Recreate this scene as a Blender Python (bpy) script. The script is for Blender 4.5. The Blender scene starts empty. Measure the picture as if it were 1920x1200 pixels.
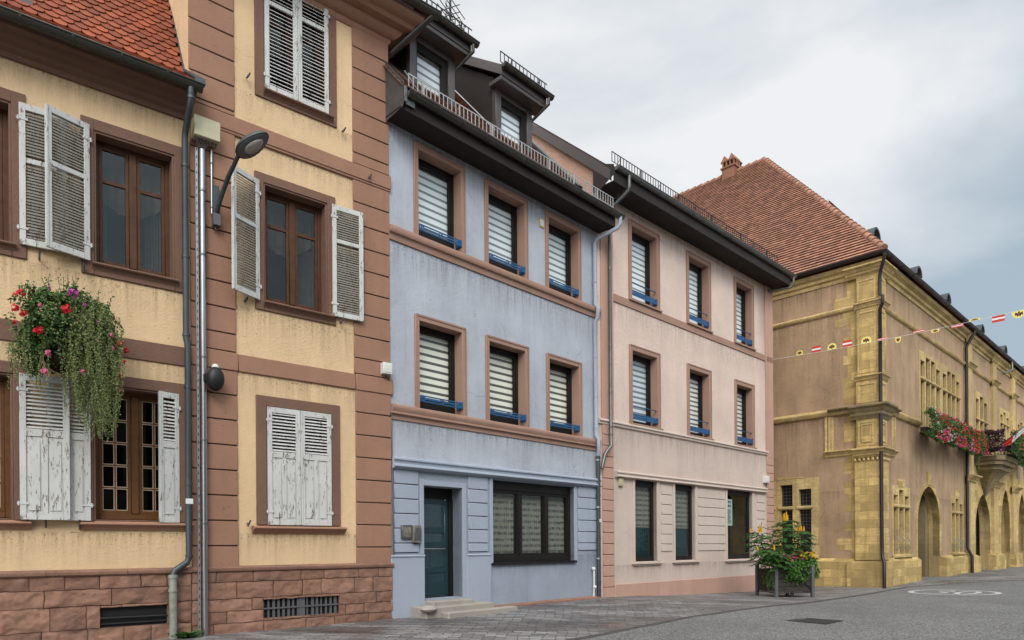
import bpy, math, random
from mathutils import Vector, noise, Matrix
from mathutils.geometry import tessellate_polygon
random.seed(7)
R = random.Random(11)
rad = math.radians
scene = bpy.context.scene
COL = scene.collection

# ------------------------------------------------------------------ mesh collector
class MB:
    def __init__(s): s.v = []; s.f = []; s.m = []
    def add(s, vs, fs, mi=0):
        b = len(s.v); s.v += [tuple(p) for p in vs]
        for f in fs: s.f.append(tuple(b + i for i in f)); s.m.append(mi)
    def box(s, x0, x1, y0, y1, z0, z1, mi=0):
        if x0 > x1: x0, x1 = x1, x0
        if y0 > y1: y0, y1 = y1, y0
        if z0 > z1: z0, z1 = z1, z0
        s.add([(x0,y0,z0),(x1,y0,z0),(x1,y1,z0),(x0,y1,z0),(x0,y0,z1),(x1,y0,z1),(x1,y1,z1),(x0,y1,z1)],
              [(0,3,2,1),(4,5,6,7),(0,1,5,4),(1,2,6,5),(2,3,7,6),(3,0,4,7)], mi)
    def sweep(s, prof, x0, x1, mi=0, m0=0, m1=0):
        """closed (y,z) profile along x; m0/m1 mitre the ends: x shifts by m*y"""
        n = len(prof)
        a = [(x0 + m0*y, y, z) for y, z in prof]; b = [(x1 + m1*y, y, z) for y, z in prof]
        s.add(a + b, [(i, (i+1) % n, n + (i+1) % n, n + i) for i in range(n)], mi)
        tr = tessellate_polygon([[Vector((y, z, 0)) for y, z in prof]])
        s.add(a, [tuple(t) for t in tr], mi); s.add(b, [tuple(t)[::-1] for t in tr], mi)
    def tube(s, pts, r, n=10, mi=0, cap=True):
        pts = [Vector(p) for p in pts]; k = len(pts)
        rs = r if isinstance(r, (list, tuple)) else [r]*k
        rings = []; up = None
        for i, p in enumerate(pts):
            t = (pts[min(i+1, k-1)] - pts[max(i-1, 0)]).normalized()
            if up is None:
                up = Vector((0,0,1)) if abs(t.z) < .9 else Vector((1,0,0))
            a = t.cross(up).normalized(); c = a.cross(t).normalized(); up = c
            rings.append([p + (a*math.cos(2*math.pi*j/n) + c*math.sin(2*math.pi*j/n))*rs[i] for j in range(n)])
        vs = [q for r_ in rings for q in r_]
        fs = [(i*n+j, i*n+(j+1) % n, (i+1)*n+(j+1) % n, (i+1)*n+j) for i in range(k-1) for j in range(n)]
        if cap: fs += [tuple(range(n))[::-1], tuple(range((k-1)*n, k*n))]
        s.add(vs, fs, mi)
    def ball(s, c, r, nu=10, nv=7, mi=0, sc=(1,1,1), rot=None):
        vs = []; fs = []
        for i in range(nv+1):
            th = math.pi*i/nv
            for j in range(nu):
                ph = 2*math.pi*j/nu
                p = Vector((math.sin(th)*math.cos(ph)*r*sc[0], math.sin(th)*math.sin(ph)*r*sc[1], math.cos(th)*r*sc[2]))
                if rot: p = rot @ p
                vs.append(Vector(c) + p)
        for i in range(nv):
            for j in range(nu):
                fs.append((i*nu+j, (i+1)*nu+j, (i+1)*nu+(j+1) % nu, i*nu+(j+1) % nu))
        s.add(vs, fs, mi)
    def poly(s, pts, y0, y1, mi=0):
        """closed (x,z) polygon extruded y0..y1"""
        n = len(pts)
        a = [(x, y0, z) for x, z in pts]; b = [(x, y1, z) for x, z in pts]
        s.add(a + b, [(i, (i+1) % n, n + (i+1) % n, n + i) for i in range(n)], mi)
        tr = tessellate_polygon([[Vector((x, z, 0)) for x, z in pts]])
        s.add(a, [tuple(t) for t in tr], mi); s.add(b, [tuple(t)[::-1] for t in tr], mi)
    def wall(s, outer, holes, y, depths, mi=0, lip=None):
        loops = [outer] + holes
        flat = [p for l in loops for p in l]
        tr = tessellate_polygon([[Vector((x, z, 0)) for x, z in l] for l in loops])
        s.add([(x, y, z) for x, z in flat], [tuple(t) for t in tr], mi)
        for h, d in zip(holes, depths):
            n = len(h)
            if d: s.add([(x, y, z) for x, z in h] + [(x, y+d, z) for x, z in h],
                  [(i, (i+1) % n, n+(i+1) % n, n+i) for i in range(n)], mi if lip is None else lip)
    def build(s, name, mats, parent=None, bevel=0, ang=40, rot=0, off=None, seg=1):
        me = bpy.data.meshes.new(name)
        vs = s.v
        if rot:
            c, d = math.cos(rot), math.sin(rot); vs = [(x*c - y*d, x*d + y*c, z) for x, y, z in vs]
        if off: vs = [(x+off[0], y+off[1], z+off[2]) for x, y, z in vs]
        me.from_pydata(vs, [], s.f)
        if not isinstance(mats, (list, tuple)): mats = [mats]
        for m in mats: me.materials.append(m)
        for p, i in zip(me.polygons, s.m): p.material_index = i
        bm_fix(me)
        if ang:
            me.polygons.foreach_set('use_smooth', [True]*len(me.polygons)); me.set_sharp_from_angle(angle=rad(ang))
        o = bpy.data.objects.new(name, me); COL.objects.link(o)
        if parent: o.parent = parent
        if bevel:
            b = o.modifiers.new('Bevel', 'BEVEL'); b.width = bevel; b.segments = seg; b.limit_method = 'ANGLE'; b.angle_limit = rad(50)
        return o
import bmesh
def split_build(b, name, mats, parent, **kw):
    """one object per separate piece"""
    par = list(range(len(b.v)))
    def find(i):
        while par[i] != i: par[i] = par[par[i]]; i = par[i]
        return i
    for f in b.f:
        for i in f[1:]: par[find(i)] = find(f[0])
    gr = {}
    for f, m in zip(b.f, b.m): gr.setdefault(find(f[0]), []).append((f, m))
    for fs in gr.values():
        q = MB(); idx = {}
        for f, m in fs:
            q.f.append(tuple(idx.setdefault(i, len(idx)) for i in f)); q.m.append(m)
        q.v = [b.v[i] for i in idx]; o = q.build(name, mats, parent, **kw)
    return o
def bm_fix(me):
    bm = bmesh.new(); bm.from_mesh(me)
    bmesh.ops.remove_doubles(bm, verts=bm.verts, dist=1e-5)
    bmesh.ops.recalc_face_normals(bm, faces=bm.faces)
    bm.to_mesh(me); bm.free()
def rect(x0, x1, z0, z1): return [(x0,z0),(x1,z0),(x1,z1),(x0,z1)]
def arch(x0, x1, z0, zs, z1, n=8, point=0.0):
    """pointed/round arch outline: jambs to zs, apex z1"""
    c = (x0+x1)/2; w = (x1-x0)/2; pts = [(x0, z0), (x1, z0), (x1, zs)]
    for i in range(1, 2*n):
        a = math.pi*i/(2*n); px = c + w*math.cos(a); h = math.sin(a)
        h = h*(1-point) + (1-abs(math.cos(a)))**.62*point
        pts.append((px, zs + (z1-zs)*h))
    pts.append((x0, zs)); return pts
def tag(o, label=None, cat=None, group=None, kind=None):
    if label: o['label'] = label
    if cat: o['category'] = cat
    if group: o['group'] = group
    if kind: o['kind'] = kind
    return o
def thing(name, loc, rz, label, cat, group=None):
    o = bpy.data.objects.new(name, None); COL.objects.link(o); o.empty_display_size = .3
    o.location = loc; o.rotation_euler = (0, 0, rz); return tag(o, label, cat, group)
def copy_tree(o, parent=None):
    c = o.copy(); COL.objects.link(c)
    if parent: c.parent = parent
    for ch in list(o.children): copy_tree(ch, c)
    return c

# ------------------------------------------------------------------ materials
def srgb(r, g, b):
    f = lambda c: (c/255)/12.92 if c/255 <= .04045 else ((c/255+.055)/1.055)**2.4
    return (f(r), f(g), f(b), 1)
class N:
    def __init__(s, name):
        s.mat = bpy.data.materials.new(name); s.mat.use_nodes = True; s.t = s.mat.node_tree; s.t.nodes.clear()
        s.out = s.n('ShaderNodeOutputMaterial'); s.b = s.n('ShaderNodeBsdfPrincipled'); s.l(s.b.outputs[0], s.out.inputs[0])
        s.tc = s.n('ShaderNodeTexCoord').outputs['Object']
    def n(s, t, **k):
        nd = s.t.nodes.new(t)
        for a, b in k.items(): setattr(nd, a, b)
        return nd
    def l(s, a, b): s.t.links.new(a, b)
    def mapping(s, scale=(1,1,1), rot=(0,0,0), src=None, loc=(0,0,0)):
        m = s.n('ShaderNodeMapping'); m.inputs['Scale'].default_value = scale; m.inputs['Rotation'].default_value = rot; m.inputs['Location'].default_value = loc
        s.l(src or s.tc, m.inputs[0]); return m.outputs[0]
    def noise(s, scale, detail=4, rough=.55, src=None, dist=0, out=0):
        n = s.n('ShaderNodeTexNoise'); n.inputs['Scale'].default_value = scale; n.inputs['Detail'].default_value = detail
        n.inputs['Roughness'].default_value = rough; n.inputs['Distortion'].default_value = dist
        s.l(src or s.tc, n.inputs['Vector']); return n.outputs[out]
    def ramp(s, src, p0, p1, c0=(0,0,0,1), c1=(1,1,1,1)):
        r = s.n('ShaderNodeValToRGB'); e = r.color_ramp.elements; e[0].position = p0; e[1].position = p1; e[0].color = c0; e[1].color = c1
        s.l(src, r.inputs[0]); return r.outputs[0]
    def mix(s, fac, a, b, mode='MIX'):
        m = s.n('ShaderNodeMix', data_type='RGBA', blend_type=mode); m.clamp_factor = True
        for i, x in ((0, fac), (6, a), (7, b)):
            if hasattr(x, 'links'): s.l(x, m.inputs[i])
            else: m.inputs[i].default_value = x if i else float(x)
        return m.outputs[2]
    def math(s, op, a, b=0.0, c=None):
        m = s.n('ShaderNodeMath', operation=op)
        for i, x in enumerate((a, b) if c is None else (a, b, c)):
            if hasattr(x, 'links'): s.l(x, m.inputs[i])
            else: m.inputs[i].default_value = x
        return m.outputs[0]
    def bump(s, h, strength=.4, dist=.01, prev=None):
        b = s.n('ShaderNodeBump'); b.inputs['Strength'].default_value = strength; b.inputs['Distance'].default_value = dist
        s.l(h, b.inputs['Height'])
        if prev: s.l(prev, b.inputs['Normal'])
        return b.outputs[0]
    def rnd(s): return s.n('ShaderNodeNewGeometry').outputs['Random Per Island']
    def sep(s, src=None):
        x = s.n('ShaderNodeSeparateXYZ'); s.l(src or s.tc, x.inputs[0]); return x.outputs
    def fin(s, col, rough=.8, normal=None, metal=0, spec=.3):
        if hasattr(col, 'links'): s.l(col, s.b.inputs['Base Color'])
        else: s.b.inputs['Base Color'].default_value = col
        if hasattr(rough, 'links'): s.l(rough, s.b.inputs['Roughness'])
        else: s.b.inputs['Roughness'].default_value = rough
        s.b.inputs['Metallic'].default_value = metal; s.b.inputs['Specular IOR Level'].default_value = spec
        if normal: s.l(normal, s.b.inputs['Normal'])
        return s.mat
def sc4(c, k): return (c[0]*k, c[1]*k, c[2]*k, 1)
def plaster(name, col, dirt=.35, grain=70, gb=.5, streak=.25, crack=True, dirtcol=None, big=.9, speck=.3, spots=.6, low=None, ledges=()):
    m = N(name); dc = dirtcol or sc4(col, .55); base = col
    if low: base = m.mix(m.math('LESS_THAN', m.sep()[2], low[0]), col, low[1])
    big_n = m.ramp(m.noise(big, 6, .6), .35, .75)
    st = m.ramp(m.noise(1.0, 5, .6, src=m.mapping((2.2, 2.2, .22))), .45, .8)
    fine = m.noise(grain*.62, 4, .7); mid = m.noise(9, 6, .68)
    c = m.mix(m.math('MULTIPLY', big_n, dirt), base, dc)
    c = m.mix(m.math('MULTIPLY', st, streak), c, sc4(dc, .85))
    c = m.mix(m.math('MULTIPLY', m.ramp(mid, .3, .7), .25), c, m.mix(1.0, base, (1.12, 1.12, 1.12, 1), 'MULTIPLY'))
    c = m.mix(m.math('MULTIPLY', m.ramp(fine, .62, .36), speck), c, sc4(dc, .62))
    # damp/dirt spots with a shape of their own
    sp = m.ramp(m.noise(3.1, 8, .75, src=m.mapping((1,1,1), loc=(5,3,1))), .63, .72)
    c = m.mix(m.math('MULTIPLY', sp, .22*dirt/.35), c, sc4(dc, .5))
    for zs_, L_ in ledges:      # drips and black specks that start at a sill, band or gutter
        z_ = m.sep()[2]; d_ = m.math('DIVIDE', m.math('SUBTRACT', zs_, z_), L_)
        k_ = m.math('MULTIPLY', m.math('GREATER_THAN', d_, 0.0), m.math('MAXIMUM', m.math('SUBTRACT', 1.0, d_), 0.0))
        r1 = m.ramp(m.noise(1.0, 5, .75, src=m.mapping((11, 11, .5), loc=(zs_, 3, 2))), .42, .68)
        c = m.mix(m.math('MULTIPLY', m.math('MULTIPLY', k_, r1), .62), c, sc4(dc, .62))
        r2 = m.ramp(m.noise(30, 3, .6, src=m.mapping((1, 1, .7), loc=(zs_, 1, 5))), .58, .63)
        c = m.mix(m.math('MULTIPLY', m.math('MULTIPLY', m.math('POWER', k_, 3.0), r2), .8), c, sc4(dc, .22))
    dn = m.ramp(m.noise(24, 2, .5), .66, .70); cl = m.ramp(m.noise(1.6, 4, .6, src=m.mapping((1,1,1.6), loc=(2,7,4))), .56, .66)
    c = m.mix(m.math('MULTIPLY', m.math('MULTIPLY', dn, cl), spots), c, sc4(dc, .25))
    rn = m.ramp(m.noise(1.0, 6, .7, src=m.mapping((7, 7, .35), loc=(1,4,9))), .56, .74)
    c = m.mix(m.math('MULTIPLY', rn, streak*.9), c, sc4(dc, .7))
    if crack:
        v = m.n('ShaderNodeTexVoronoi', feature='DISTANCE_TO_EDGE'); v.inputs['Scale'].default_value = .33
        nz = m.n('ShaderNodeTexNoise'); nz.inputs['Scale'].default_value = 2.3; nz.inputs['Detail'].default_value = 6; m.l(m.tc, nz.inputs[0])
        ad = m.n('ShaderNodeMixRGB', blend_type='ADD'); ad.inputs[0].default_value = .35; m.l(m.tc, ad.inputs[1]); m.l(nz.outputs[1], ad.inputs[2])
        m.l(ad.outputs[0], v.inputs['Vector'])
        ck = m.math('MULTIPLY', m.math('LESS_THAN', v.outputs['Distance'], .0016), m.ramp(m.noise(.8, 2), .5, .6))
        c = m.mix(m.math('MULTIPLY', ck, .45), c, sc4(dc, .4))
    h = m.math('ADD', m.math('MULTIPLY', fine, .6), m.math('MULTIPLY', mid, .5))
    return m.fin(c, .9, m.bump(h, gb, .022), spec=.15)
def simple(name, col, rough=.5, metal=0, var=.25, scale=6, spec=.4, bump=.15):
    m = N(name); a = m.noise(scale, 6, .65)
    c = m.mix(m.math('MULTIPLY', m.ramp(a, .35, .7), var*2), col, sc4(col, .55))
    return m.fin(c, m.math('ADD', m.math('MULTIPLY', a, .3), max(0, rough-.15)), m.bump(m.noise(scale*8, 3), bump, .004), metal, spec)
M = {}
YEL = (.65, .465, .275, 1); BRN = (.295, .163, .110, 1)
M['yellow'] = plaster('yellow_plaster', YEL, .45, 60, .9, .25, ledges=((6.70, .5), (3.97, .7), (2.88, .6), (.26, .55), (7.5, .3)))
M['brown'] = plaster('brown_painted_stone', BRN, .4, 85, .4, .2, crack=False)
M['brown2'] = plaster('brown_rough_trim', (.175, .100, .073, 1), .45, 60, .7, .2, crack=False)
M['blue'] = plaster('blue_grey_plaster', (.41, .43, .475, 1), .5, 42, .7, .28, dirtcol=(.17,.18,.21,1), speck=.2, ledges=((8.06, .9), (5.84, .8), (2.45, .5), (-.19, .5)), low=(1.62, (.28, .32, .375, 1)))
M['bluetrim'] = plaster('blue_grey_trim', (.305, .345, .405, 1), .22, 60, .12, .15, crack=False, dirtcol=(.2,.21,.26,1), speck=.08)
M['pinksurr'] = plaster('pink_sandstone_trim', (.325, .20, .15, 1), .35, 90, .15, .2, crack=False, speck=.1)
M['pinkrough'] = plaster('pink_roughcast', (.63, .495, .42, 1), .45, 30, 1.0, .22, ledges=((9.1, .8), (6.46, .7)), speck=.5)
M['pinksmooth'] = plaster('pink_smooth_plaster', (.54, .43, .37, 1), .4, 50, .4, .25, speck=.15, ledges=((3.16, .7), (-.5, .4)))
M['pinktrim'] = plaster('cream_pink_trim', (.52, .43, .37, 1), .25, 60, .1, .15, crack=False, speck=.08)
M['pinkdark'] = plaster('rose_painted_strip', (.44, .27, .21, 1), .3, 80, .2, .2, crack=False, speck=.1)
M['hallwall'] = plaster('hall_brown_roughcast', (.405, .275, .17, 1), .75, 34, 1.0, .6, ledges=((9.7, .9), (8.53, .9), (4.78, 1.0), (2.0, .4)), dirtcol=(.17,.115,.07,1), speck=.35)
M['gable'] = plaster('gable_pink_render', (.50, .30, .22, 1), .5, 24, 1.0, .2, crack=False, speck=.6)
def sandstone(name, col, bw=.55, bh=.3, mortar=.006, grain=30, dk=.45, bump=.5, axis='x'):
    m = N(name); s = m.sep(); cb = m.n('ShaderNodeCombineXYZ')
    m.l(m.math('ADD', s[0], s[1]), cb.inputs[0]); m.l(s[2], cb.inputs[1])
    br = m.n('ShaderNodeTexBrick'); m.l(cb.outputs[0], br.inputs['Vector'])
    br.inputs['Scale'].default_value = 1; br.inputs['Brick Width'].default_value = bw; br.inputs['Row Height'].default_value = bh
    br.inputs['Mortar Size'].default_value = mortar; br.inputs['Color1'].default_value = sc4(col, 1.25)
    br.inputs['Color2'].default_value = sc4(col, .66); br.inputs['Mortar'].default_value = sc4(col, .55)
    layers = m.noise(3, 6, .7, src=m.mapping((1, 1, 5)))
    c = m.mix(m.math('MULTIPLY', m.ramp(layers, .38, .66), .6), br.outputs[0], sc4(col, dk))
    c = m.mix(m.math('MULTIPLY', m.ramp(m.noise(14, 7, .75, src=m.mapping((1, 1, 2.2))), .46, .64), .4), c, sc4(col, .45))
    c = m.mix(m.math('MULTIPLY', m.ramp(m.noise(.7, 6, .7), .45, .68), .62), c, (col[0]*.42, col[1]*.42, col[2]*.52, 1))
    rn = m.ramp(m.noise(1.0, 6, .7, src=m.mapping((5, 5, .4), loc=(1,4,9))), .5, .7)
    c = m.mix(m.math('MULTIPLY', rn, .55), c, (col[0]*.34, col[1]*.33, col[2]*.36, 1))
    h = m.math('ADD', m.math('MULTIPLY', m.noise(grain, 5, .7), .7), m.math('MULTIPLY', br.outputs[1], -.8))
    return m.fin(c, .92, m.bump(h, bump, .015), spec=.15)
M['hallstone'] = sandstone('yellow_sandstone', (.56, .40, .16, 1), dk=.5)
M['halltrim'] = sandstone('yellow_sandstone_trim', (.54, .395, .175, 1), bw=1.3, bh=5, dk=.55)
M['halldark'] = sandstone('weathered_shaded_sandstone', (.29, .225, .12, 1), bw=1.2, bh=5, dk=.5)  # weathered stone; its dark tone also paints the shade in the hall passages
def rubble(name, col):
    m = N(name); r = m.rnd()
    c = m.mix(r, sc4(col, 1.15), sc4(col, .70))
    c = m.mix(m.math('MULTIPLY', m.ramp(m.noise(5, 9, .78), .40, .64), .6), c, sc4(col, .45))
    c = m.mix(m.math('MULTIPLY', m.ramp(m.noise(40, 4, .7), .5, .62), .3), c, sc4(col, 1.35))
    c = m.mix(m.math('MULTIPLY', m.ramp(m.noise(1.2, 6, .7), .5, .7), .45), c, (.09, .075, .062, 1))
    h = m.math('ADD', m.noise(11, 9, .8), m.math('MULTIPLY', m.noise(60, 3, .6), .3))
    return m.fin(c, .93, m.bump(h, .7, .03), spec=.12)
M['rubble'] = rubble('rough_red_sandstone', (.285, .158, .112, 1))
M['mortar'] = plaster('plinth_mortar', (.19, .115, .085, 1), .4, 50, .8, .2, crack=False)
M['zinc'] = simple('zinc', (.16, .165, .16, 1), .45, .7, .35, 3, .5)
M['zincd'] = simple('dark_zinc', (.062, .075, .08, 1), .5, .5, .3, 3, .5)
M['bronze'] = simple('aged_gutter_metal', (.085, .08, .068, 1), .4, .7, .35, 2.5, .5)
M['alu'] = simple('steel_conduit', (.36, .36, .36, 1), .3, .9, .3, 2, .5)
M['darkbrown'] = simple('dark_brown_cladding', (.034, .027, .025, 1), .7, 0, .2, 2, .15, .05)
M['claddingbrown'] = simple('brown_metal_cladding', (.085, .070, .066, 1), .4, .2, .2, 2, .5, .05)  # lighter brown than the eaves cladding, for dormers and verge board
M['frame'] = simple('dark_window_frame', (.012, .010, .009, 1), .55, 0, .2, 4, .2, .05)
M['iron'] = simple('black_iron', (.02, .02, .021, 1), .5, .4, .2, 8, .4)
M['hallpipe'] = simple('dark_brown_downpipe', (.035, .025, .024, 1), .4, .4, .3, 3, .5)
M['woodbrown'] = simple('varnished_brown_wood', (.085, .034, .014, 1), .55, 0, .4, 9, .25)
M['woodorange'] = simple('orange_brown_wood', (.12, .050, .015, 1), .55, 0, .35, 9, .25)
M['putty'] = simple('pale_putty', (.42, .33, .24, 1), .6, 0, .3, 9)
M['bluepaint'] = simple('blue_paint', (.010, .075, .19, 1), .45, 0, .25, 12, .5, .1)
M['beige'] = simple('beige_plastic', (.46, .42, .27, 1), .45, 0, .15, 6, .5, .05)
M['white'] = simple('white_plastic', (.62, .61, .58, 1), .45, 0, .15, 6, .5, .05)
M['grey'] = simple('grey_plastic', (.09, .09, .095, 1), .5, 0, .15, 6, .5, .05)
M['castiron'] = simple('grey_green_cast_iron', (.26, .27, .22, 1), .6, .1, .45, 7, .3)
M['slabstone'] = plaster('step_stone', (.31, .28, .245, 1), .5, 60, .4, .2, crack=False)
M['planterwood'] = simple('planter_boards', (.045, .038, .032, 1), .8, 0, .4, 10, .2, .4)
M['teal'] = simple('dark_teal_paint', (.010, .034, .040, 1), .3, 0, .3, 5, .5, .05)
M['curtain'] = simple('teal_curtain', (.010, .030, .032, 1), .9, 0, .4, 12, .1)
M['poster'] = simple('pale_poster', (.30, .40, .37, 1), .7, 0, .1, 6)
M['ink'] = simple('ink', (.02, .03, .03, 1), .7)
M['room'] = simple('dim_room', (.035, .031, .027, 1), .9, 0, .5, 1.3, .1)
M['soil'] = simple('soil', (.02, .014, .01, 1), .95, 0, .3, 20, .1, .5)
M['red'] = simple('flag_red', (.52, .028, .018, 1), .7, 0, .1, 5)
M['flagwhite'] = simple('flag_white', (.66, .66, .66, 1), .7, 0, .1, 5)
M['flagyellow'] = simple('flag_yellow', (.72, .60, .16, 1), .7, 0, .1, 5)
M['flagblue'] = simple('flag_blue', (.012, .03, .14, 1), .7, 0, .1, 5)
M['stickerw'] = simple('sticker', (.6, .6, .62, 1), .5, 0, .1, 5)
def peel(name, col, wood, amt=.58):
    m = N(name); n1 = m.noise(2.6, 9, .8, src=m.mapping((3, 3, .9))); n2 = m.noise(34, 5, .7, src=m.mapping((1.3, 1, .30)))
    s = m.math('ADD', m.math('MULTIPLY', n1, .55), m.math('MULTIPLY', n2, .45))
    chip = m.ramp(s, amt, amt+.03)
    c = m.mix(m.math('MULTIPLY', m.ramp(m.noise(1.7, 5), .4, .7), .35), col, sc4(col, .6))
    c = m.mix(chip, c, wood)
    return m.fin(c, .7, m.bump(m.math('MULTIPLY', chip, -1), .5, .004), spec=.2)
M['peel'] = peel('peeling_white_paint', (.50, .50, .475, 1), (.15, .12, .09, 1), .55)
M['slat'] = peel('weathered_grey_slats', (.20, .185, .155, 1), (.12, .10, .08, 1), .53)
def tiles(name, c1, c2, moss=.25, sp=.2):
    m = N(name); r = m.rnd()
    c = m.mix(r, c1, c2)
    c = m.mix(m.math('MULTIPLY', m.ramp(m.noise(7, 6, .7), .45, .7), .4), c, sc4(c2, .5))
    c = m.mix(m.math('MULTIPLY', m.ramp(m.noise(.9, 6, .7), .5, .72), moss), c, (.07, .05, .04, 1))
    return m.fin(c, .7, m.bump(m.noise(60, 4, .6), .3, .005), spec=sp)
M['tileA'] = tiles('orange_scale_tiles', (.32, .085, .036, 1), (.17, .048, .026, 1), .4)
M['tileE'] = tiles('old_orange_tiles', (.40, .20, .13, 1), (.22, .11, .075, 1), .35)
M['tileE2'] = tiles('dark_red_tiles', (.27, .105, .07, 1), (.17, .065, .045, 1), .3)
M['tileC'] = tiles('brown_orange_tiles', (.32, .15, .085, 1), (.15, .07, .045, 1), .4)
def glass(name, tint=(.96,.98,.98,1), refl=(.95,1,1,1), fmin=.0, rough=.0):
    m = N(name); t = m.t
    tr = m.n('ShaderNodeBsdfTransparent'); tr.inputs[0].default_value = tint
    gl = m.n('ShaderNodeBsdfGlossy'); gl.inputs['Roughness'].default_value = rough; gl.inputs[0].default_value = refl
    lw = m.n('ShaderNodeLayerWeight'); lw.inputs['Blend'].default_value = .5
    fr = m.math('ADD', m.math('MULTIPLY', m.math('POWER', lw.outputs['Facing'], 5.0), .92), .035 + fmin)
    h = m.noise(.9, 1); nb = m.bump(h, .06, .02); m.l(nb, gl.inputs['Normal'])
    mx = m.n('ShaderNodeMixShader'); m.l(fr, mx.inputs[0])
    m.l(tr.outputs[0], mx.inputs[1]); m.l(gl.outputs[0], mx.inputs[2]); m.l(mx.outputs[0], m.out.inputs[0])
    return m.mat
M['glass'] = glass('window_glass')
M['glassold'] = glass('old_window_glass', (.72,.70,.66,1), fmin=.0)
def blind(name, period, frac, ca, cb, phase=0, wave=0):
    m = N(name); z = m.sep()[2]
    p = m.math('FRACT', m.math('ADD', m.math('DIVIDE', z, period), phase + 50))
    f = m.math('LESS_THAN', p, frac)
    c = m.mix(f, ca, cb)
    c = m.mix(m.math('MULTIPLY', m.noise(2, 3), .2), c, sc4(cb, 1))
    return m.fin(c, .8, spec=.1)
M['blind1'] = blind('white_day_night_blind', .15, .34, (.80,.84,.86,1), (.20,.215,.22,1))
M['blind2'] = blind('cream_day_night_blind', .15, .38, (.84,.82,.70,1), (.10,.095,.075,1))
M['blind3'] = blind('pale_grey_blind', .15, .42, (.62,.68,.72,1), (.17,.19,.20,1), .3)
M['blind4'] = blind('cream_grey_blind', .14, .40, (.74,.74,.68,1), (.13,.13,.125,1), .1)
def netcurtain(name):
    m = N(name); s = m.sep()
    p = m.math('FRACT', m.math('ADD', m.math('DIVIDE', s[2], .14), 50)); q = m.math('FRACT', m.math('ADD', m.math('DIVIDE', s[0], .08), 50))
    f = m.math('MULTIPLY', m.math('LESS_THAN', p, .45), m.ramp(m.noise(14, 3), .3, .6))
    c = m.mix(f, (.17,.17,.135,1), (.035,.04,.036,1)); c = m.mix(m.math('MULTIPLY', m.math('LESS_THAN', q, .5), .35), c, (.085,.085,.07,1))
    return m.fin(c, .9, spec=.1)
M['net'] = netcurtain('checked_net_curtain')
def slotted():
    m = N('slotted_steel'); f = m.math('LESS_THAN', m.math('FRACT', m.math('DIVIDE', m.sep()[2], .12)), .4); g = m.math('LESS_THAN', m.math('ABSOLUTE', m.sep()[0]), .006)
    return m.fin(m.mix(m.math('MULTIPLY', f, g), (.36,.36,.36,1), (.03,.03,.03,1)), .4, None, .7, .4)
M['slotted'] = slotted()
def leaded(name):
    m = N(name); s = m.sep()
    xx = m.math('FRACT', m.math('ADD', m.math('DIVIDE', m.math('ADD', s[0], s[1]), .13), 50)); zz = m.math('FRACT', m.math('ADD', m.math('DIVIDE', s[2], .13), 50))
    g = m.math('MAXIMUM', m.math('LESS_THAN', xx, .12), m.math('LESS_THAN', zz, .12))
    c = m.mix(g, (.012,.014,.018,1), (.05,.05,.055,1))
    return m.fin(c, m.math('ADD', m.math('MULTIPLY', g, .4), .12), m.bump(m.noise(9, 2), .25, .01), spec=.5)
M['leaded'] = leaded('leaded_dark_glass')
def leafmat(name, c1, c2, tr=.25, sp=.3):
    m = N(name); r = m.rnd(); c = m.mix(r, c1, c2); m.fin(c, .5, spec=sp)
    td = m.n('ShaderNodeBsdfTranslucent'); m.l(c, td.inputs[0]); mx = m.n('ShaderNodeMixShader'); mx.inputs[0].default_value = tr
    m.l(m.b.outputs[0], mx.inputs[1]); m.l(td.outputs[0], mx.inputs[2]); m.l(mx.outputs[0], m.out.inputs[0]); return m.mat
M['leafdk'] = leafmat('dark_green_leaves', (.03,.075,.018,1), (.07,.14,.03,1))
M['leafgrey'] = leafmat('grey_green_leaves', (.21,.24,.075,1), (.065,.105,.025,1))
M['leafbright'] = leafmat('bright_green_leaves', (.075,.18,.025,1), (.035,.10,.018,1))
M['leafbig'] = leafmat('large_green_leaves', (.06,.145,.03,1), (.03,.085,.02,1))
M['leafpurple'] = leafmat('purple_leaves', (.03,.015,.022,1), (.06,.02,.035,1))
M['stem'] = simple('plant_stems', (.07,.075,.03,1), .7)
for k, a, b in (('bred', (.62,.02,.03,1), (.42,.01,.02,1)), ('bpink', (.70,.16,.30,1), (.55,.08,.20,1)), ('bmag', (.55,.09,.42,1), (.40,.05,.30,1)),
                ('byel', (.78,.48,.02,1), (.62,.33,.01,1)), ('bwhite', (.7,.7,.66,1), (.5,.5,.48,1)), ('borange', (.62,.07,.02,1), (.5,.03,.015,1)), ('bdark', (.03,.012,.01,1), (.05,.02,.01,1))):
    M[k] = leafmat('petals_' + k[1:], a, b, .3, .2)
SUNGLOW, CLOUD, SUNE, EXPO = 2.9, .90, 1.5, .14
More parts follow.
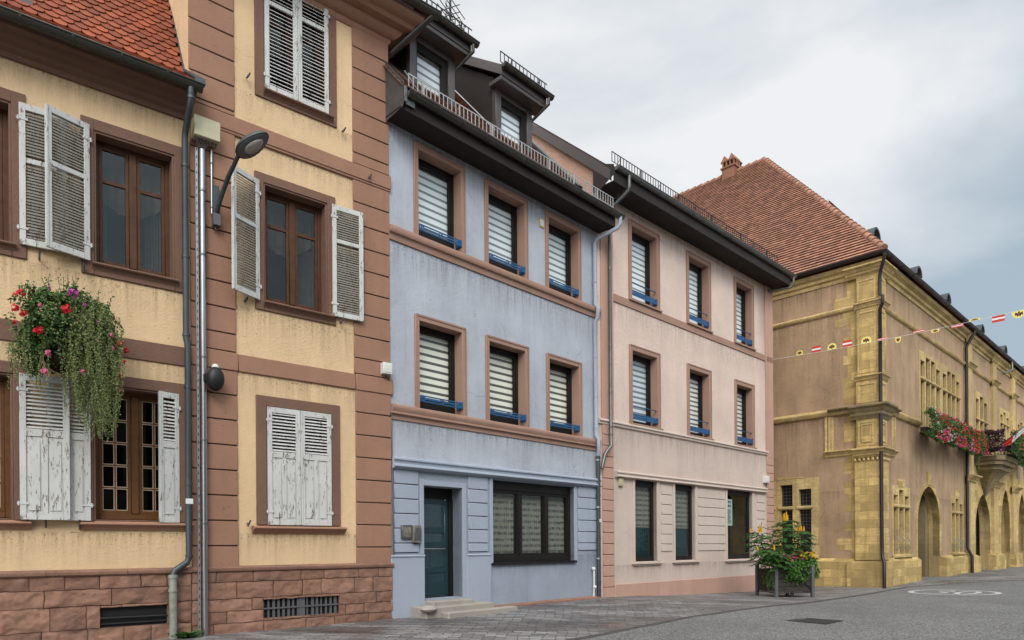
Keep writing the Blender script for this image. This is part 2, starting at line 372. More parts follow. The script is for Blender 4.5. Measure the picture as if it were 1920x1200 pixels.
# ------------------------------------------------------------------ camera and facade frames
cam = bpy.data.cameras.new('camera'); co = bpy.data.objects.new('camera', cam); COL.objects.link(co)
cam.sensor_width = 36; cam.lens = 1294/1920*36; cam.shift_y = (1026-600)/1920; cam.clip_end = 3000; cam.clip_start = .05
co.location = (0, 0, 0); co.rotation_euler = (rad(90), rad(.4), 0); scene.camera = co
class Fr:
    def __init__(s, o, d):
        n = math.hypot(*d); s.o = o; s.d = (d[0]/n, d[1]/n); s.n = (-s.d[1], s.d[0]); s.a = math.atan2(d[1], d[0])
    def at(s, u, v=0, z=0): return Vector((s.o[0]+s.d[0]*u+s.n[0]*v, s.o[1]+s.d[1]*u+s.n[1]*v, z))
FC = Fr((-2.2978, 13.0), (.965, 1)); FD = Fr((2.2275, 17.6967), (1.03, 1))
FB = Fr(FC.o, (1.2, 1)); FA = Fr((-4.9903, 10.7621), (1.27, 1)); FE = Fr((13.0141, 24.6), (1.028, 1))
E1R = -math.pi/2                       # the hall's end wall: built along x, then turned

# ------------------------------------------------------------------ ground
GP = [(-9,6.5,-1.40),(-8,8.5,-1.36),(-5.2,10.8,-1.36),(-2.3,13,-1.31),(0,15.2,-1.27),(2.2,17.6,-1.27),(5.5,21,-1.43),(8.6,23.9,-1.62),(7.8,19.9,-1.50),(11,24,-1.56),
      (13,24.6,-1.52),(17,28.6,-1.42),(21.5,32.9,-1.37),(29,41,-1.36),(45,57,-1.3),(0,0,-1.55),(3.6,13.7,-1.5),(.5,10.5,-1.48),(9.7,19.7,-1.5),(14,23,-1.5),(6,8,-1.52),
      (20,20,-1.5),(30,30,-1.42),(-8,2,-1.5),(12,8,-1.52),(60,60,-1.3),(4,26,-1.5)]
def gz(x, y):
    a = b = 0
    for px, py, pz in GP:
        w = math.exp(-((x-px)**2+(y-py)**2)/(2*2.2**2)) + 1e-5/(1+((x-px)**2+(y-py)**2)); a += w*pz; b += w
    return a/b
def axis(segs):
    out = []
    for a, b, n in segs: out += [a+(b-a)*i/n for i in range(n)]
    return out + [segs[-1][1]]
xs = axis([(-900,-60,4),(-60,-14,6),(-14,32,66),(32,80,12),(80,900,5)]); ys = axis([(-900,-30,4),(-30,4,8),(4,46,60),(46,110,12),(110,1500,5)])
g = MB(); nx, ny = len(xs), len(ys)
g.v = [(x, y, gz(x, y)) for y in ys for x in xs]
g.f = [(j*nx+i, j*nx+i+1, (j+1)*nx+i+1, (j+1)*nx+i) for j in range(ny-1) for i in range(nx-1)]; g.m = [0]*len(g.f)
def paving():
    m = N('stone_sett_paving'); src = m.mapping((1,1,1), (0,0,rad(7)))
    nz = m.n('ShaderNodeTexNoise'); nz.inputs['Scale'].default_value = 1.1; nz.inputs['Detail'].default_value = 3; m.l(src, nz.inputs[0])
    ad = m.n('ShaderNodeMixRGB', blend_type='ADD'); ad.inputs[0].default_value = .30; m.l(src, ad.inputs[1]); m.l(nz.outputs[1], ad.inputs[2])
    br = m.n('ShaderNodeTexBrick'); m.l(ad.outputs[0], br.inputs[0]); br.inputs['Scale'].default_value = 1
    br.inputs['Brick Width'].default_value = .36; br.inputs['Row Height'].default_value = .115; br.inputs['Mortar Size'].default_value = .010; br.inputs['Mortar Smooth'].default_value = .3
    br.inputs['Color1'].default_value = (.30,.29,.285,1); br.inputs['Color2'].default_value = (.13,.12,.115,1); br.inputs['Mortar'].default_value = (.012,.010,.009,1)
    c = br.outputs[0]
    c = m.mix(m.math('MULTIPLY', m.ramp(m.noise(.55, 6, .65, src=m.mapping((.5,1.6,1), (0,0,rad(-44)))), .46, .60), .62), c, (.055,.046,.041,1))
    c = m.mix(m.math('MULTIPLY', m.ramp(m.noise(1.0, 7, .7, src=m.mapping((.9,7,1), (0,0,rad(4)))), .52, .62), .55), c, (.035,.030,.027,1))
    wet = m.ramp(m.noise(.42, 5, .6, src=m.mapping((.6,1.5,1), (0,0,rad(-44)), loc=(3,1,0))), .56, .66)
    c = m.mix(m.math('MULTIPLY', wet, .55), c, (.02,.018,.018,1))
    c = m.mix(m.math('MULTIPLY', m.ramp(m.noise(7, 5, .7), .5, .7), .35), c, (.20,.19,.18,1))
    h = m.math('ADD', m.math('MULTIPLY', br.outputs[1], -1.0), m.math('MULTIPLY', m.noise(9, 5, .7), .9))
    ro = m.math('SUBTRACT', .62, m.math('MULTIPLY', wet, .35))
    return m.fin(c, ro, m.bump(h, .9, .012), spec=.35)
M['paving'] = paving()
tag(g.build('pavement', M['paving'], ang=180), kind='structure')
def asphalt():
    m = N('asphalt'); vo = m.n('ShaderNodeTexVoronoi'); vo.inputs['Scale'].default_value = 42; m.l(m.tc, vo.inputs['Vector']); v2 = m.n('ShaderNodeTexVoronoi'); v2.inputs['Scale'].default_value = 95; m.l(m.tc, v2.inputs['Vector'])
    f = m.math('ADD', m.math('MULTIPLY', m.sep(vo.outputs['Color'])[0], .55), m.math('MULTIPLY', m.sep(v2.outputs['Color'])[0], .45)); c = m.ramp(f, .22, .80, (.02,.02,.02,1), (.29,.285,.27,1))
    c = m.mix(.2, c, (.09,.09,.087,1))
    c = m.mix(m.math('MULTIPLY', m.ramp(m.noise(.5, 6, .6), .42, .68), .35), c, (.055,.055,.055,1))
    c = m.mix(m.math('MULTIPLY', m.ramp(m.noise(.8, 7, .7, src=m.mapping((1,1,1), loc=(9,2,0))), .66, .69), .5), c, (.025,.024,.024,1))
    return m.fin(c, .75, m.bump(f, .4, .006), spec=.3)
M['asphalt'] = asphalt()
EDGE = [(-40,-33),(-25,-17.5),(-12,-3.8),(-6,2.8),(-2,7.3),(1.45,11.08),(3.6,13.73),(5.87,15.86),(7.7,17.6),(9.74,19.71),(12,22.2),(14.01,24.3),(16.6,25.6),(19.53,26.34),(24,26.6),(30,26.2)]
def lerp_edge(n):
    out = []
    for (a, b) in zip(EDGE, EDGE[1:]):
        k = max(1, int(math.hypot(b[0]-a[0], b[1]-a[1])/.45))
        out += [(a[0]+(b[0]-a[0])*i/k, a[1]+(b[1]-a[1])*i/k) for i in range(k)]
    return out + [EDGE[-1]]
ed = lerp_edge(0); rd = MB(); K = 30
for i, (x, y) in enumerate(ed):
    w = .03*noise.noise((x*1.3, y*1.3, 0))
    for k in range(K+1):
        t = k/K*13; fx = min(1, max(0, (x-12)/18)); dx, dy = .70+(.0-.70)*0, -.71
        px, py = x+dx*t*(1-fx*.98)+w, y+dy*t-w
        rd.v.append((px, py, gz(px, py)+.02+.0*t))
for i in range(len(ed)-1):
    for k in range(K): rd.f.append((i*(K+1)+k, (i+1)*(K+1)+k, (i+1)*(K+1)+k+1, i*(K+1)+k+1)); rd.m.append(0)
tag(rd.build('road', M['asphalt'], ang=180), kind='structure')
# low stone edging between setts and asphalt
kb = MB()
for i in range(len(ed)-1):
    (x0, y0), (x1, y1) = ed[i], ed[i+1]
    if x0 < -7: continue
    L_ = math.hypot(x1-x0, y1-y0); nx_, ny_ = -(y1-y0)/L_, (x1-x0)/L_
    z = gz(x0, y0); k = .985
    q = [(x0, y0), (x0+(x1-x0)*k, y0+(y1-y0)*k)]
    ps = [(q[0][0], q[0][1]), (q[1][0], q[1][1]), (q[1][0]+nx_*.14, q[1][1]+ny_*.14), (q[0][0]+nx_*.14, q[0][1]+ny_*.14)]
    kb.add([(a, b, z-.05) for a, b in ps] + [(a, b, z+.028) for a, b in ps], [(4,5,6,7),(0,1,5,4),(1,2,6,5),(2,3,7,6),(3,0,4,7)])
tag(kb.build('kerb', M['slabstone2'] if 'slabstone2' in M else simple('kerb_stone', (.075,.068,.062,1), .8, 0, .4, 5, .2, .4), bevel=.006), kind='structure')
# ------------------------------------------------------------------ building kit
def quoins(H, u0, u1, z0, z1, pitch, mat, name='quoin_strip', v=-.03, gap=.018, top=None, bev=.008):
    b = MB(); z = z1
    while z > z0 + .03:
        zz = max(z0, z - pitch); b.box(u0, u1, v, .02, zz + gap, z); z -= pitch
    b.box(u0+.01, u1-.01, v+.02, .015, z0, z1, 1)
    return b.build(name, [mat, M['joint']], H, bevel=bev)
M['guard'] = simple('galvanised_guard', (.42, .42, .41, 1), .5, .5, .2, 3, .4)
M['drape'] = simple('dim_drape', (.13, .12, .10, 1), .9, 0, .4, 5, .1)
M['joint'] = simple('dark_joint', (.035, .022, .018, 1), .9)
def pipe(H, pts, r, mat, name='downpipe', collars=(), cr=1.18, n=12):
    b = MB(); b.tube(pts, r, n)
    for p, d in collars:
        p = Vector(p); d = Vector(d).normalized()*.02; b.tube([p-d, p+d], r*cr, n)
    return b.build(name, mat, H, ang=50)
def gutter(H, u0, u1, v, z, r, mat, pitch=1.0, name='gutter', m0=0, m1=0, rot=0):
    b = MB(); n = 10; th = .012
    prof = [(v - r*math.cos(math.pi*i/n), z - r*math.sin(math.pi*i/n)) for i in range(n+1)]
    prof += [(v + (r-th)*math.cos(math.pi*i/n), z - (r-th)*math.sin(math.pi*i/n)) for i in range(n+1)]
    b.sweep(prof, u0, u1, m0=m0, m1=m1)
    b.tube([(u0+m0*(v-r), v - r, z), (u1+m1*(v-r), v - r, z)], .016, 6)
    k = max(1, round((u1-u0)/pitch))
    for i in range(k+1):
        x = u0 + (u1-u0)*(i+.15)/k
        if x > u1 - .05: continue
        pr = [(v - (r+.012)*math.cos(math.pi*j/n), z - (r+.012)*math.sin(math.pi*j/n)) for j in range(n+1)] + [(v + (r-.002)*math.cos(math.pi*j/n), z - (r-.002)*math.sin(math.pi*j/n)) for j in range(n+1)]
        b.sweep(pr, x-.014, x+.014)
    for x, s in ((u0, 1), (u1, -1)):   # end caps
        if (m0 if s == 1 else m1): continue
        pr = [(v - (r+.004)*math.cos(math.pi*j/n), z + .004 - (r+.008)*math.sin(math.pi*j/n)) for j in range(n+1)]
        b.sweep(pr, x, x+s*.01)
    return b.build(name, mat, H, ang=50, rot=rot)
def guard(H, u0, u1, v, z, h, mat, pitch=.11, name='snow_guard'):
    b = MB(); b.box(u0, u1, v-.006, v+.006, z+h-.02, z+h); b.box(u0, u1, v-.005, v+.005, z, z+.016)
    x = u0
    while x < u1:
        b.box(x, x+.017, v-.006, v+.006, z, z+h-.01); x += pitch
    x = u0 + .35
    while x < u1:
        b.box(x, x+.03, v-.004, v+.012, z-.06, z+h); b.tube([(x+.015, v+.01, z+h*.8), (x+.015, v+.22, z-.02)], .007, 5); x += .9
    return b.build(name, mat, H)
def moulding(H, prof, u0, u1, mat, name='moulding', m0=0, m1=0, rot=0, bevel=0):
    b = MB(); b.sweep(prof, u0, u1, m0=m0, m1=m1); return b.build(name, mat, H, bevel=bevel, rot=rot, ang=35)
def tile_field(name, H, mat, org, ux, up, nrm, w, h, tw, expo, keep=None, scale=True, rot=0, jit=.004, thick=.012, rr=None, tilt=.02):
    """rows of single tiles on a roof slope; keep(a, b) decides per tile"""
    b = MB(); rr = rr or random.Random(3); org = Vector(org); ux = Vector(ux).normalized(); up = Vector(up).normalized(); nrm = Vector(nrm).normalized()
    rows = int(h/expo)+1
    for r_ in range(rows):
        y0 = r_*expo; off = (r_ % 2)*tw/2
        for c in range(-1, int(w/tw)+2):
            x0 = c*tw + off; cx = x0+tw/2
            if cx < -tw*.2 or cx > w+tw*.2 or (keep and not keep(cx, y0+expo*.5)): continue
            j = rr.uniform(-jit, jit); k = rr.uniform(0, jit); a0, a1 = x0+.003, x0+tw-.003; L_ = expo*1.55
            if scale: sh = [(a0, .34*tw), (a0+.06*tw, .18*tw), (a0+.2*tw, .06*tw), (a0+.36*tw, .0), (a1-.36*tw, .0), (a1-.2*tw, .06*tw), (a1-.06*tw, .18*tw), (a1, .34*tw)]
            else: sh = [(a0, 0), (a1, 0)]
            P = lambda x, y, e: org + ux*x + up*(y0+y+j) + nrm*(e + k)
            lo = [P(x, y, tilt*(1-y/L_)+thick) for x, y in sh]; bt = [P(x, y, tilt*(1-y/L_)) for x, y in sh]
            tp = [P(a1, L_, thick*.3), P(a0, L_, thick*.3)]; n = len(sh)
            b.add(lo+tp+bt, [tuple(range(n+2))] + [(n+2+i, n+2+i+1, i+1, i) for i in range(n-1)] + [(n+2, 0, n+1), (n+2+n-1, n, n-1)])
    return b.build(name, mat, H, ang=0, rot=rot)
def blocks(name, H, mat, u0, u1, z0, z1, rows, v=-.0, rough=.045, holes=(), rr=None, wmin=.3, wmax=.85, side=None):
    b = MB(); rr = rr or random.Random(5); z = z1
    for ri, rh in enumerate(rows):
        za, zb = z-rh, z; z = za
        u = u0
        while u < u1-.02:
            w = rr.uniform(wmin, wmax); ue = u+w
            if u1-ue < .2: ue = u1
            cuts = [(u, ue, za, zb)]
            for hx0, hx1, hz0, hz1 in holes:
                nw = []
                for (a, c, d, e) in cuts:
                    if c <= hx0 or a >= hx1 or e <= hz0 or d >= hz1: nw.append((a, c, d, e)); continue
                    if a < hx0: nw.append((a, hx0, d, e))
                    if c > hx1: nw.append((hx1, c, d, e))
                    aa, cc = max(a, hx0), min(c, hx1)
                    if d < hz0: nw.append((aa, cc, d, hz0))
                    if e > hz1: nw.append((aa, cc, hz1, e))
                cuts = nw
            pj = rr.uniform(.004, .016)
            for (a, c, d, e) in cuts:
                if c-a < .04 or e-d < .03: continue
                g_ = rr.uniform(.003, .008); a += g_; c -= g_; d += g_; e -= g_
                nx_ = max(3, int((c-a)/.022)); nz_ = max(3, int((e-d)/.022)); vs = []
                for j in range(nz_+1):
                    for i in range(nx_+1):
                        x = a+(c-a)*i/nx_; zz = d+(e-d)*j/nz_
                        edge = min(i, nx_-i, j, nz_-j)
                        if edge == 0: y = v-pj
                        else: y = v - pj - min(1, .3+edge/3)*rough*(.35+1.5*noise.fractal((x*4.2+7, zz*5.5, ri*3.1), .8, 2.1, 6))
                        q = .010*noise.noise((x*7, zz*7, 4)); vs.append((x+q, y, zz+q*1.3))
                fs = [(j*(nx_+1)+i, j*(nx_+1)+i+1, (j+1)*(nx_+1)+i+1, (j+1)*(nx_+1)+i) for j in range(nz_) for i in range(nx_)]
                b.add(vs, fs)
                # returns into the joint
                n0 = len(b.v); b.add([(a,v-pj,d),(c,v-pj,d),(c,v-pj,e),(a,v-pj,e),(a,v+.03,d),(c,v+.03,d),(c,v+.03,e),(a,v+.03,e)], [(0,1,5,4),(1,2,6,5),(2,3,7,6),(3,0,4,7)])
            u = ue
    return b.build(name, mat, H, ang=30)
def room(H, u0, u1, z0, z1, v0, d=1.6):
    b = MB(); e = .25
    b.add([(u0-e,v0,z0-.1),(u1+e,v0,z0-.1),(u1+e,v0,z1+e),(u0-e,v0,z1+e),(u0-e,v0+d,z0-.1),(u1+e,v0+d,z0-.1),(u1+e,v0+d,z1+e),(u0-e,v0+d,z1+e)],
          [(4,5,6,7),(0,1,5,4),(1,2,6,5),(2,3,7,6),(3,0,4,7)])
    return b.build('room', M['room'], H, ang=0)
def modern_window(H, u0, u1, z0, z1, depth, blindmat, surr, sw=.10, bottom=.27, rail='plate', bl=None, side=True, top=True, tip=.03):
    """stone surround, dark frame, pane, striped blind"""
    b = MB()
    b.box(u0-sw, u0, -tip, depth+.05, z0, z1+sw); b.box(u1, u1+sw, -tip, depth+.05, z0, z1+sw); b.box(u0+.001, u1-.001, -tip+.002, depth+.05, z1, z1+sw-.002)
    b.box(u0-sw-.012, u0-sw+.02, -tip-.012, .01, z0, z1+sw+.012); b.box(u1+sw-.02, u1+sw+.012, -tip-.012, .01, z0, z1+sw+.012); b.box(u0-sw+.02, u1+sw-.02, -tip-.012, .01, z1+sw-.02, z1+sw+.012)
    w = MB(); f = .065; d0, d1 = depth-.06, depth+.02
    w.box(u0, u0+f, d0, d1, z0, z1); w.box(u1-f, u1, d0, d1, z0, z1); w.box(u0+f, u1-f, d0+.002, d1, z1-f-.03, z1); w.box(u0+f, u1-f, d0+.002, d1, z0, z0+bottom)
    g2 = .05; w.box(u0+f, u0+f+g2, d0+.015, d1, z0+bottom, z1-f-.03); w.box(u1-f-g2, u1-f, d0+.015, d1, z0+bottom, z1-f-.03); w.box(u0+f+g2, u1-f-g2, d0+.017, d1, z1-f-.07, z1-f-.03); w.box(u0+f+g2, u1-f-g2, d0+.017, d1, z0+bottom, z0+bottom+.03)
    W = w.build('window', M['frame'], H, bevel=.004)
    b.build('window_surround', surr, W, bevel=.006)
    p = MB(); p.add([(u0+f+.02,d1-.03,z0+bottom),(u1-f-.02,d1-.03,z0+bottom),(u1-f-.02,d1-.03,z1-f-.03),(u0+f+.02,d1-.03,z1-f-.03)], [(0,1,2,3)]); p.build('pane', M['glass'], W)
    q = MB(); q.box(u0+.04, u1-.04, d1+.03, d1+.036, z0+.03 if bl is None else z1-bl, z1-.03); q.build('blind', blindmat, W)
    r = MB(); r.add([(u0-.1,d1+.3,z0),(u1+.1,d1+.3,z0),(u1+.1,d1+.3,z1),(u0-.1,d1+.3,z1)], [(0,1,2,3)]); r.build('room', M['room'], W)
    zr = z0 + .15
    k = MB()
    if rail:
        ph = .13 if rail == 'plate' else .15; a0, a1 = u0-.015, u1+.02; y = -.02
        if rail != 'plate': zr = z0 + .12
        n = 5
        k.box(a0+.03, a1-.06, y-.006, y+.006, zr, zr+.026); k.box(a0+.03, a1-.06, y-.006, y+.006, zr+ph-.026, zr+ph)
        mx = (a0+a1)/2
        def ring(cx, cz, r0, r1):
            nn = 14; vs = []
            for yy in (y-.009, y+.009):
                for rr_ in (r0, r1):
                    vs += [(cx+rr_*math.cos(2*math.pi*i/nn), yy, cz+rr_*math.sin(2*math.pi*i/nn)) for i in range(nn)]
            fs = []
            for i in range(nn):
                j = (i+1) % nn
                fs += [(i, j, nn+j, nn+i), (2*nn+i, 3*nn+i, 3*nn+j, 2*nn+j), (nn+i, nn+j, 3*nn+j, 3*nn+i), (i, 2*nn+i, 2*nn+j, j)]
            k.add(vs, fs)
        zc = zr+ph/2
        for cx in (a0+.09, a1-.10, mx): ring(cx, zc, ph*.28, ph*.50 if cx != mx else ph*.42)
        for s in (a0+.09, a1-.1): k.box(s-.010, s+.010, y-.01, y+.01, zc-ph*.3, zc+ph*.3)
        k.box(a0+.13, mx-.05, y-.005, y+.005, zc-.018, zc+.018); k.box(mx+.05, a1-.15, y-.005, y+.005, zc-.018, zc+.018)
        k.box(mx-.05, mx+.05, y-.012, y+.005, zc-.012, zc+.012)
        k.box(a0+.015, a0+.05, y-.008, depth-.06, zr+.01, zr+ph-.01); k.box(a1-.05, a1-.015, y-.02, depth*.5, zr-.01, zr+ph+.01)
        if rail != 'plate':
            k.box(a0+.12, a1-.14, y-.003, y+.003, zr+.02, zr+ph-.02)
            k.tube([(u0+.0, .02, zr+ph+.22), (u1-.02, .02, zr+ph+.22)], .014, 8); k.ball((u1-.04, .02, zr+ph+.22), .026)
        k.build('window_rail', M['bluepaint'], W, bevel=.002)
    return W
def casement(H, u0, u1, z0, z1, v, wood, rows=2, cols=1, transom=None, glassm=None, bar=.022, putty=None):
    """two-leaf wooden window"""
    w = MB(); f = .07; c = (u0+u1)/2
    w.box(u0, u0+f, v, v+.07, z0, z1); w.box(u1-f, u1, v, v+.07, z0, z1); w.box(u0+f, u1-f, v+.002, v+.07, z1-f, z1); w.box(u0+f, u1-f, v+.002, v+.07, z0, z0+.09)
    w.box(c-.05, c+.05, v-.012, v+.06, z0+.09, z1-f)
    W = w.build('window', wood, H, bevel=.006)
    for a, b_ in ((u0+f, c-.05), (c+.05, u1-f)):
        l = MB(); s = .05; zt, zb = z1-f, z0+.09
        l.box(a+.003, a+s, v+.012, v+.05, zb, zt); l.box(b_-s, b_-.003, v+.012, v+.05, zb, zt); l.box(a+s, b_-s, v+.014, v+.05, zt-s, zt); l.box(a+s, b_-s, v+.014, v+.05, zb, zb+s)
        gz0, gz1, ga, gb = zb+s, zt-s, a+s, b_-s
        if transom: l.box(ga, gb, v+.012, v+.046, transom-.028, transom+.028)
        if rows > 2 or cols > 1:
            for i in range(1, rows): zz = gz0+(gz1-gz0)*i/rows; l.box(ga, gb, v+.018, v+.044, zz-bar/2, zz+bar/2)
            for i in range(1, cols): x = ga+(gb-ga)*i/cols; l.box(x-bar/2, x+bar/2, v+.016, v+.044, gz0, gz1)
        l.build('casement', wood, W, bevel=.003)
        if putty:
            q = MB(); e = .009
            for i in range(rows):
                for j in range(cols):
                    x0 = ga+(gb-ga)*j/cols+(bar/2 if j else 0); x1 = ga+(gb-ga)*(j+1)/cols-(bar/2 if j < cols-1 else 0)
                    y0 = gz0+(gz1-gz0)*i/rows+(bar/2 if i else 0); y1 = gz0+(gz1-gz0)*(i+1)/rows-(bar/2 if i < rows-1 else 0)
                    q.box(x0, x0+e, v+.020, v+.033, y0, y1); q.box(x1-e, x1, v+.020, v+.033, y0, y1); q.box(x0+e, x1-e, v+.020, v+.033, y0, y0+e); q.box(x0+e, x1-e, v+.020, v+.033, y1-e, y1)
            q.build('putty_line', putty, W)
        p = MB(); p.add([(ga-.01,v+.034,gz0-.01),(gb+.01,v+.034,gz0-.01),(gb+.01,v+.034,gz1+.01),(ga-.01,v+.034,gz1+.01)], [(0,1,2,3)]); p.build('pane', glassm or M['glassold'], W)
    if transom:
        q = MB(); n = 44; rr = random.Random(int(u0*100+z0*7)+900)
        def sheet(x0, x1, ztop, zbot, y, k):
            pts = [(x0+(x1-x0)*i/n, y+.03*math.sin(i*k)) for i in range(n+1)]
            q.add([(x, yy, zbot(x)) for x, yy in pts]+[(x, yy, ztop) for x, yy in pts], [(i, i+1, n+2+i, n+1+i) for i in range(n)])
        sheet(u0, u1, z1, lambda x: transom-.05-.28*abs(math.sin((x-u0)*3.1)), v+.30, .9)
        sheet(u0, u0+.22, z1, lambda x: z0+.1, v+.34, 1.1); sheet(u1-.30, u1, z1, lambda x: z0+.1, v+.34, 1.1)
        q.build('curtain', M['drape'], W)
    room(W, u0, u1, z0, z1, v+.08)
    return W
def shutter(H, w, h, kind, hinge, ang, mats, panel_to=None, slat_pitch=.05, mid=.6, single=False, left=True, tilt=45, name='shutter', y0=0):
    """leaf hinged at local x=0; left: leaf runs to +x from a hinge on its left"""
    b = MB(); st = .06 if single else .075; t = .018; z0 = 0
    b.box(0, st, -t, t, 0, h); b.box(w-st, w, -t, t, 0, h); b.box(st, w-st, -t+.001, t-.001, 0, .09); b.box(st, w-st, -t+.001, t-.001, h-.09, h)
    b.box(w-.03, w+.002, -t-.008, t+.004, .01, h-.01)
    zs = .09
    if kind == 'half':
        zm = h*panel_to; b.box(st, w-st, -t+.001, t-.001, zm-.05, zm+.05); zs = zm+.05
        c0 = w/2
        if not single: b.box(c0-.035, c0+.035, -t+.001, t-.001, .09, zm-.05)
        for a, c in ([(st, w-st)] if single else [(st, c0-.035), (c0+.035, w-st)]):
            b.box(a, c, -.002, .004, .09, zm-.05)
            pts = [(a+.022, .125), (c-.022, .125), (c-.022, zm-.13)]
            rr_ = (c-a-.044)/2; cx = (a+c)/2
            for i in range(1, 8): an = math.pi*i/8; pts.append((cx+rr_*math.cos(an), zm-.13+rr_*.55*math.sin(an)))
            pts.append((a+.022, zm-.13)); b.poly(pts, -.014, .012)
    else:
        zm = h*mid; b.box(st, w-st, -t+.001, t-.001, zm-.035, zm+.035)
    s = MB(); z = zs+.01
    while z < h-.09-.02:
        if kind == 'half' or abs(z+.018-zm) > .055:
            dz = .036*math.sin(rad(tilt)); dy = .036*math.cos(rad(tilt)); j = R.uniform(-.003, .003)
            y1 = -min(.017, dy/2); e = .006
            s.add([(st-.005, -dy/2, z+j), (w-st+.005, -dy/2, z+j), (w-st+.005, dy/2, z+dz+j), (st-.005, dy/2, z+dz+j),
                   (st-.005, -dy/2, z+e+j), (w-st+.005, -dy/2, z+e+j), (w-st+.005, dy/2, z+dz+e+j), (st-.005, dy/2, z+dz+e+j)],
                  [(0,3,2,1),(4,5,6,7),(0,1,5,4),(1,2,6,5),(2,3,7,6),(3,0,4,7)])
        z += slat_pitch
    if not left:
        for q in (b, s): q.v = [(-x, y, z) for x, y, z in q.v]
    o = b.build(name, mats[0], H, bevel=.004); so = s.build('slats', mats[1], o)
    sg = 1 if left else -1
    for zz in (.22, h-.22):
        k = MB(); k.box(-.03*sg, .10*sg, -t-.007, -t-.001, zz-.014, zz+.014); k.tube([(-.012*sg, -t-.004, zz-.03), (-.012*sg, -t-.004, zz+.03)], .011, 8); k.build('hinge', M['peel'], o)
    o.location = hinge; o.rotation_euler = (0, 0, ang); return o
def surround(H, u0, u1, z0, z1, w, mat, v=-.03, d=.22, bottom=True, sillh=0, wl=None):
    b = MB(); wl = wl or w
    b.box(u0-wl, u0, v, .02, z0-(w if bottom else 0), z1+w); b.box(u1, u1+w, v, .02, z0-(w if bottom else 0), z1+w); b.box(u0, u1, v+.001, .02, z1, z1+w)
    if bottom: b.box(u0, u1, v+.001, .02, z0-w, z0)
    # inner rebate and reveal
    b.box(u0-.001, u0+.03, v+.02, d, z0, z1); b.box(u1-.03, u1+.001, v+.02, d, z0, z1); b.box(u0+.03, u1-.03, v+.02, d, z1-.03, z1+.001); b.box(u0+.03, u1-.03, v+.02, d, z0-.001, z0+.02)
    return b.build('window_surround', mat, H, bevel=.006)
def sill(H, u0, u1, z, mat, p=.10, h=.07):
    prof = [(.02, z), (-p, z-.012)] + [(-p - .018*math.sin(math.pi*i/6), z-.012-(h*.55)*i/6) for i in range(1, 7)] + [(-p+.02, z-h*.72), (-p+.04, z-h), (-.03, z-h*1.5), (.02, z-h*1.5)]
    return moulding(H, prof, u0, u1, mat, 'sill')
def sidewall(b, pts, u, mi=0):
    """(v,z) polygon on plane x=u"""
    tr = tessellate_polygon([[Vector((p[0], p[1], 0)) for p in pts]]); b.add([(u, v, z) for v, z in pts], [tuple(t) for t in tr], mi)
# ------------------------------------------------------------------ A: low yellow house
A = thing('town_house', (FA.o[0], FA.o[1], 0), FA.a, 'low yellow house at the left with orange scale-tiled roof, grey gutter and flaking white shutters', 'house', 'houses along the street')
AL = -4.6
ho = [rect(-3.38, -2.25, 4.15, 6.08), rect(-1.29, -.22, 4.13, 6.06), rect(-3.38, -2.25, .42, 2.4), rect(-1.32, -.19, .42, 2.4)]
b = MB(); b.wall(rect(AL, 0, -.36, 7.2), ho, 0, [.25]*4); b.build('wall', M['yellow'], A)
b = MB(); b.box(AL, 0, .05, 6, -2.3, -.36); b.build('foundation', M['mortar'], A)
b = MB()
for s in ((-3.9, -1.66, 2.84, 3.13), (-1.66, 0.0, 2.84, 3.13)): b.box(s[0], s[1], -.022, .01, s[2], s[3])
split_build(b, 'band', M['brown2'], A, bevel=.006)
for (u0, u1, z0, z1) in ((-3.38, -2.25, 4.15, 6.08), (-1.29, -.22, 4.13, 6.06)):
    W = casement(A, u0+.02, u1-.02, z0+.02, z1-.02, .18, M['woodbrown'], transom=z0+1.33)
    surround(W, u0, u1, z0, z1, .16, M['brown2'], d=.2); sill(W, u0-.03, u1+.04, z0+.02, M['brown2'], .09, .075)
for (u0, u1, z0, z1) in ((-3.38, -2.25, .42, 2.4), (-1.32, -.19, .42, 2.4)):
    W = casement(A, u0+.02, u1-.02, z0+.03, z1-.02, .16, M['woodorange'], rows=5, cols=2, putty=M['putty'])
    surround(W, u0, u1, z0, z1, .16, M['brown2'], d=.2, bottom=False); sill(W, u0-.18, u1+.19, z0-.01, M['brown'], .10, .08)
SLW = (M['peel'], M['slat'])
s1 = shutter(A, .56, 1.93, 'full', (-2.17, -.05, 4.17), rad(-3), SLW, slat_pitch=.042, tilt=64)
s2 = shutter(A, .57, 1.95, 'full', (-1.35, -.06, 4.14), rad(20), SLW, slat_pitch=.042, tilt=64, left=False)
s3 = shutter(A, .57, 1.98, 'half', (-2.19, -.115, .42), rad(-3), (M['peel'], M['peel']), panel_to=.60, slat_pitch=.052)
s4 = shutter(A, .52, 1.98, 'half', (-1.36, -.05, .42), rad(5), (M['peel'], M['peel']), panel_to=.60, slat_pitch=.052, left=False)
s5 = shutter(A, .30, 1.98, 'half', (-.185, -.03, .41), rad(14), (M['peel'], M['peel']), panel_to=.60, slat_pitch=.052, left=False, single=True)
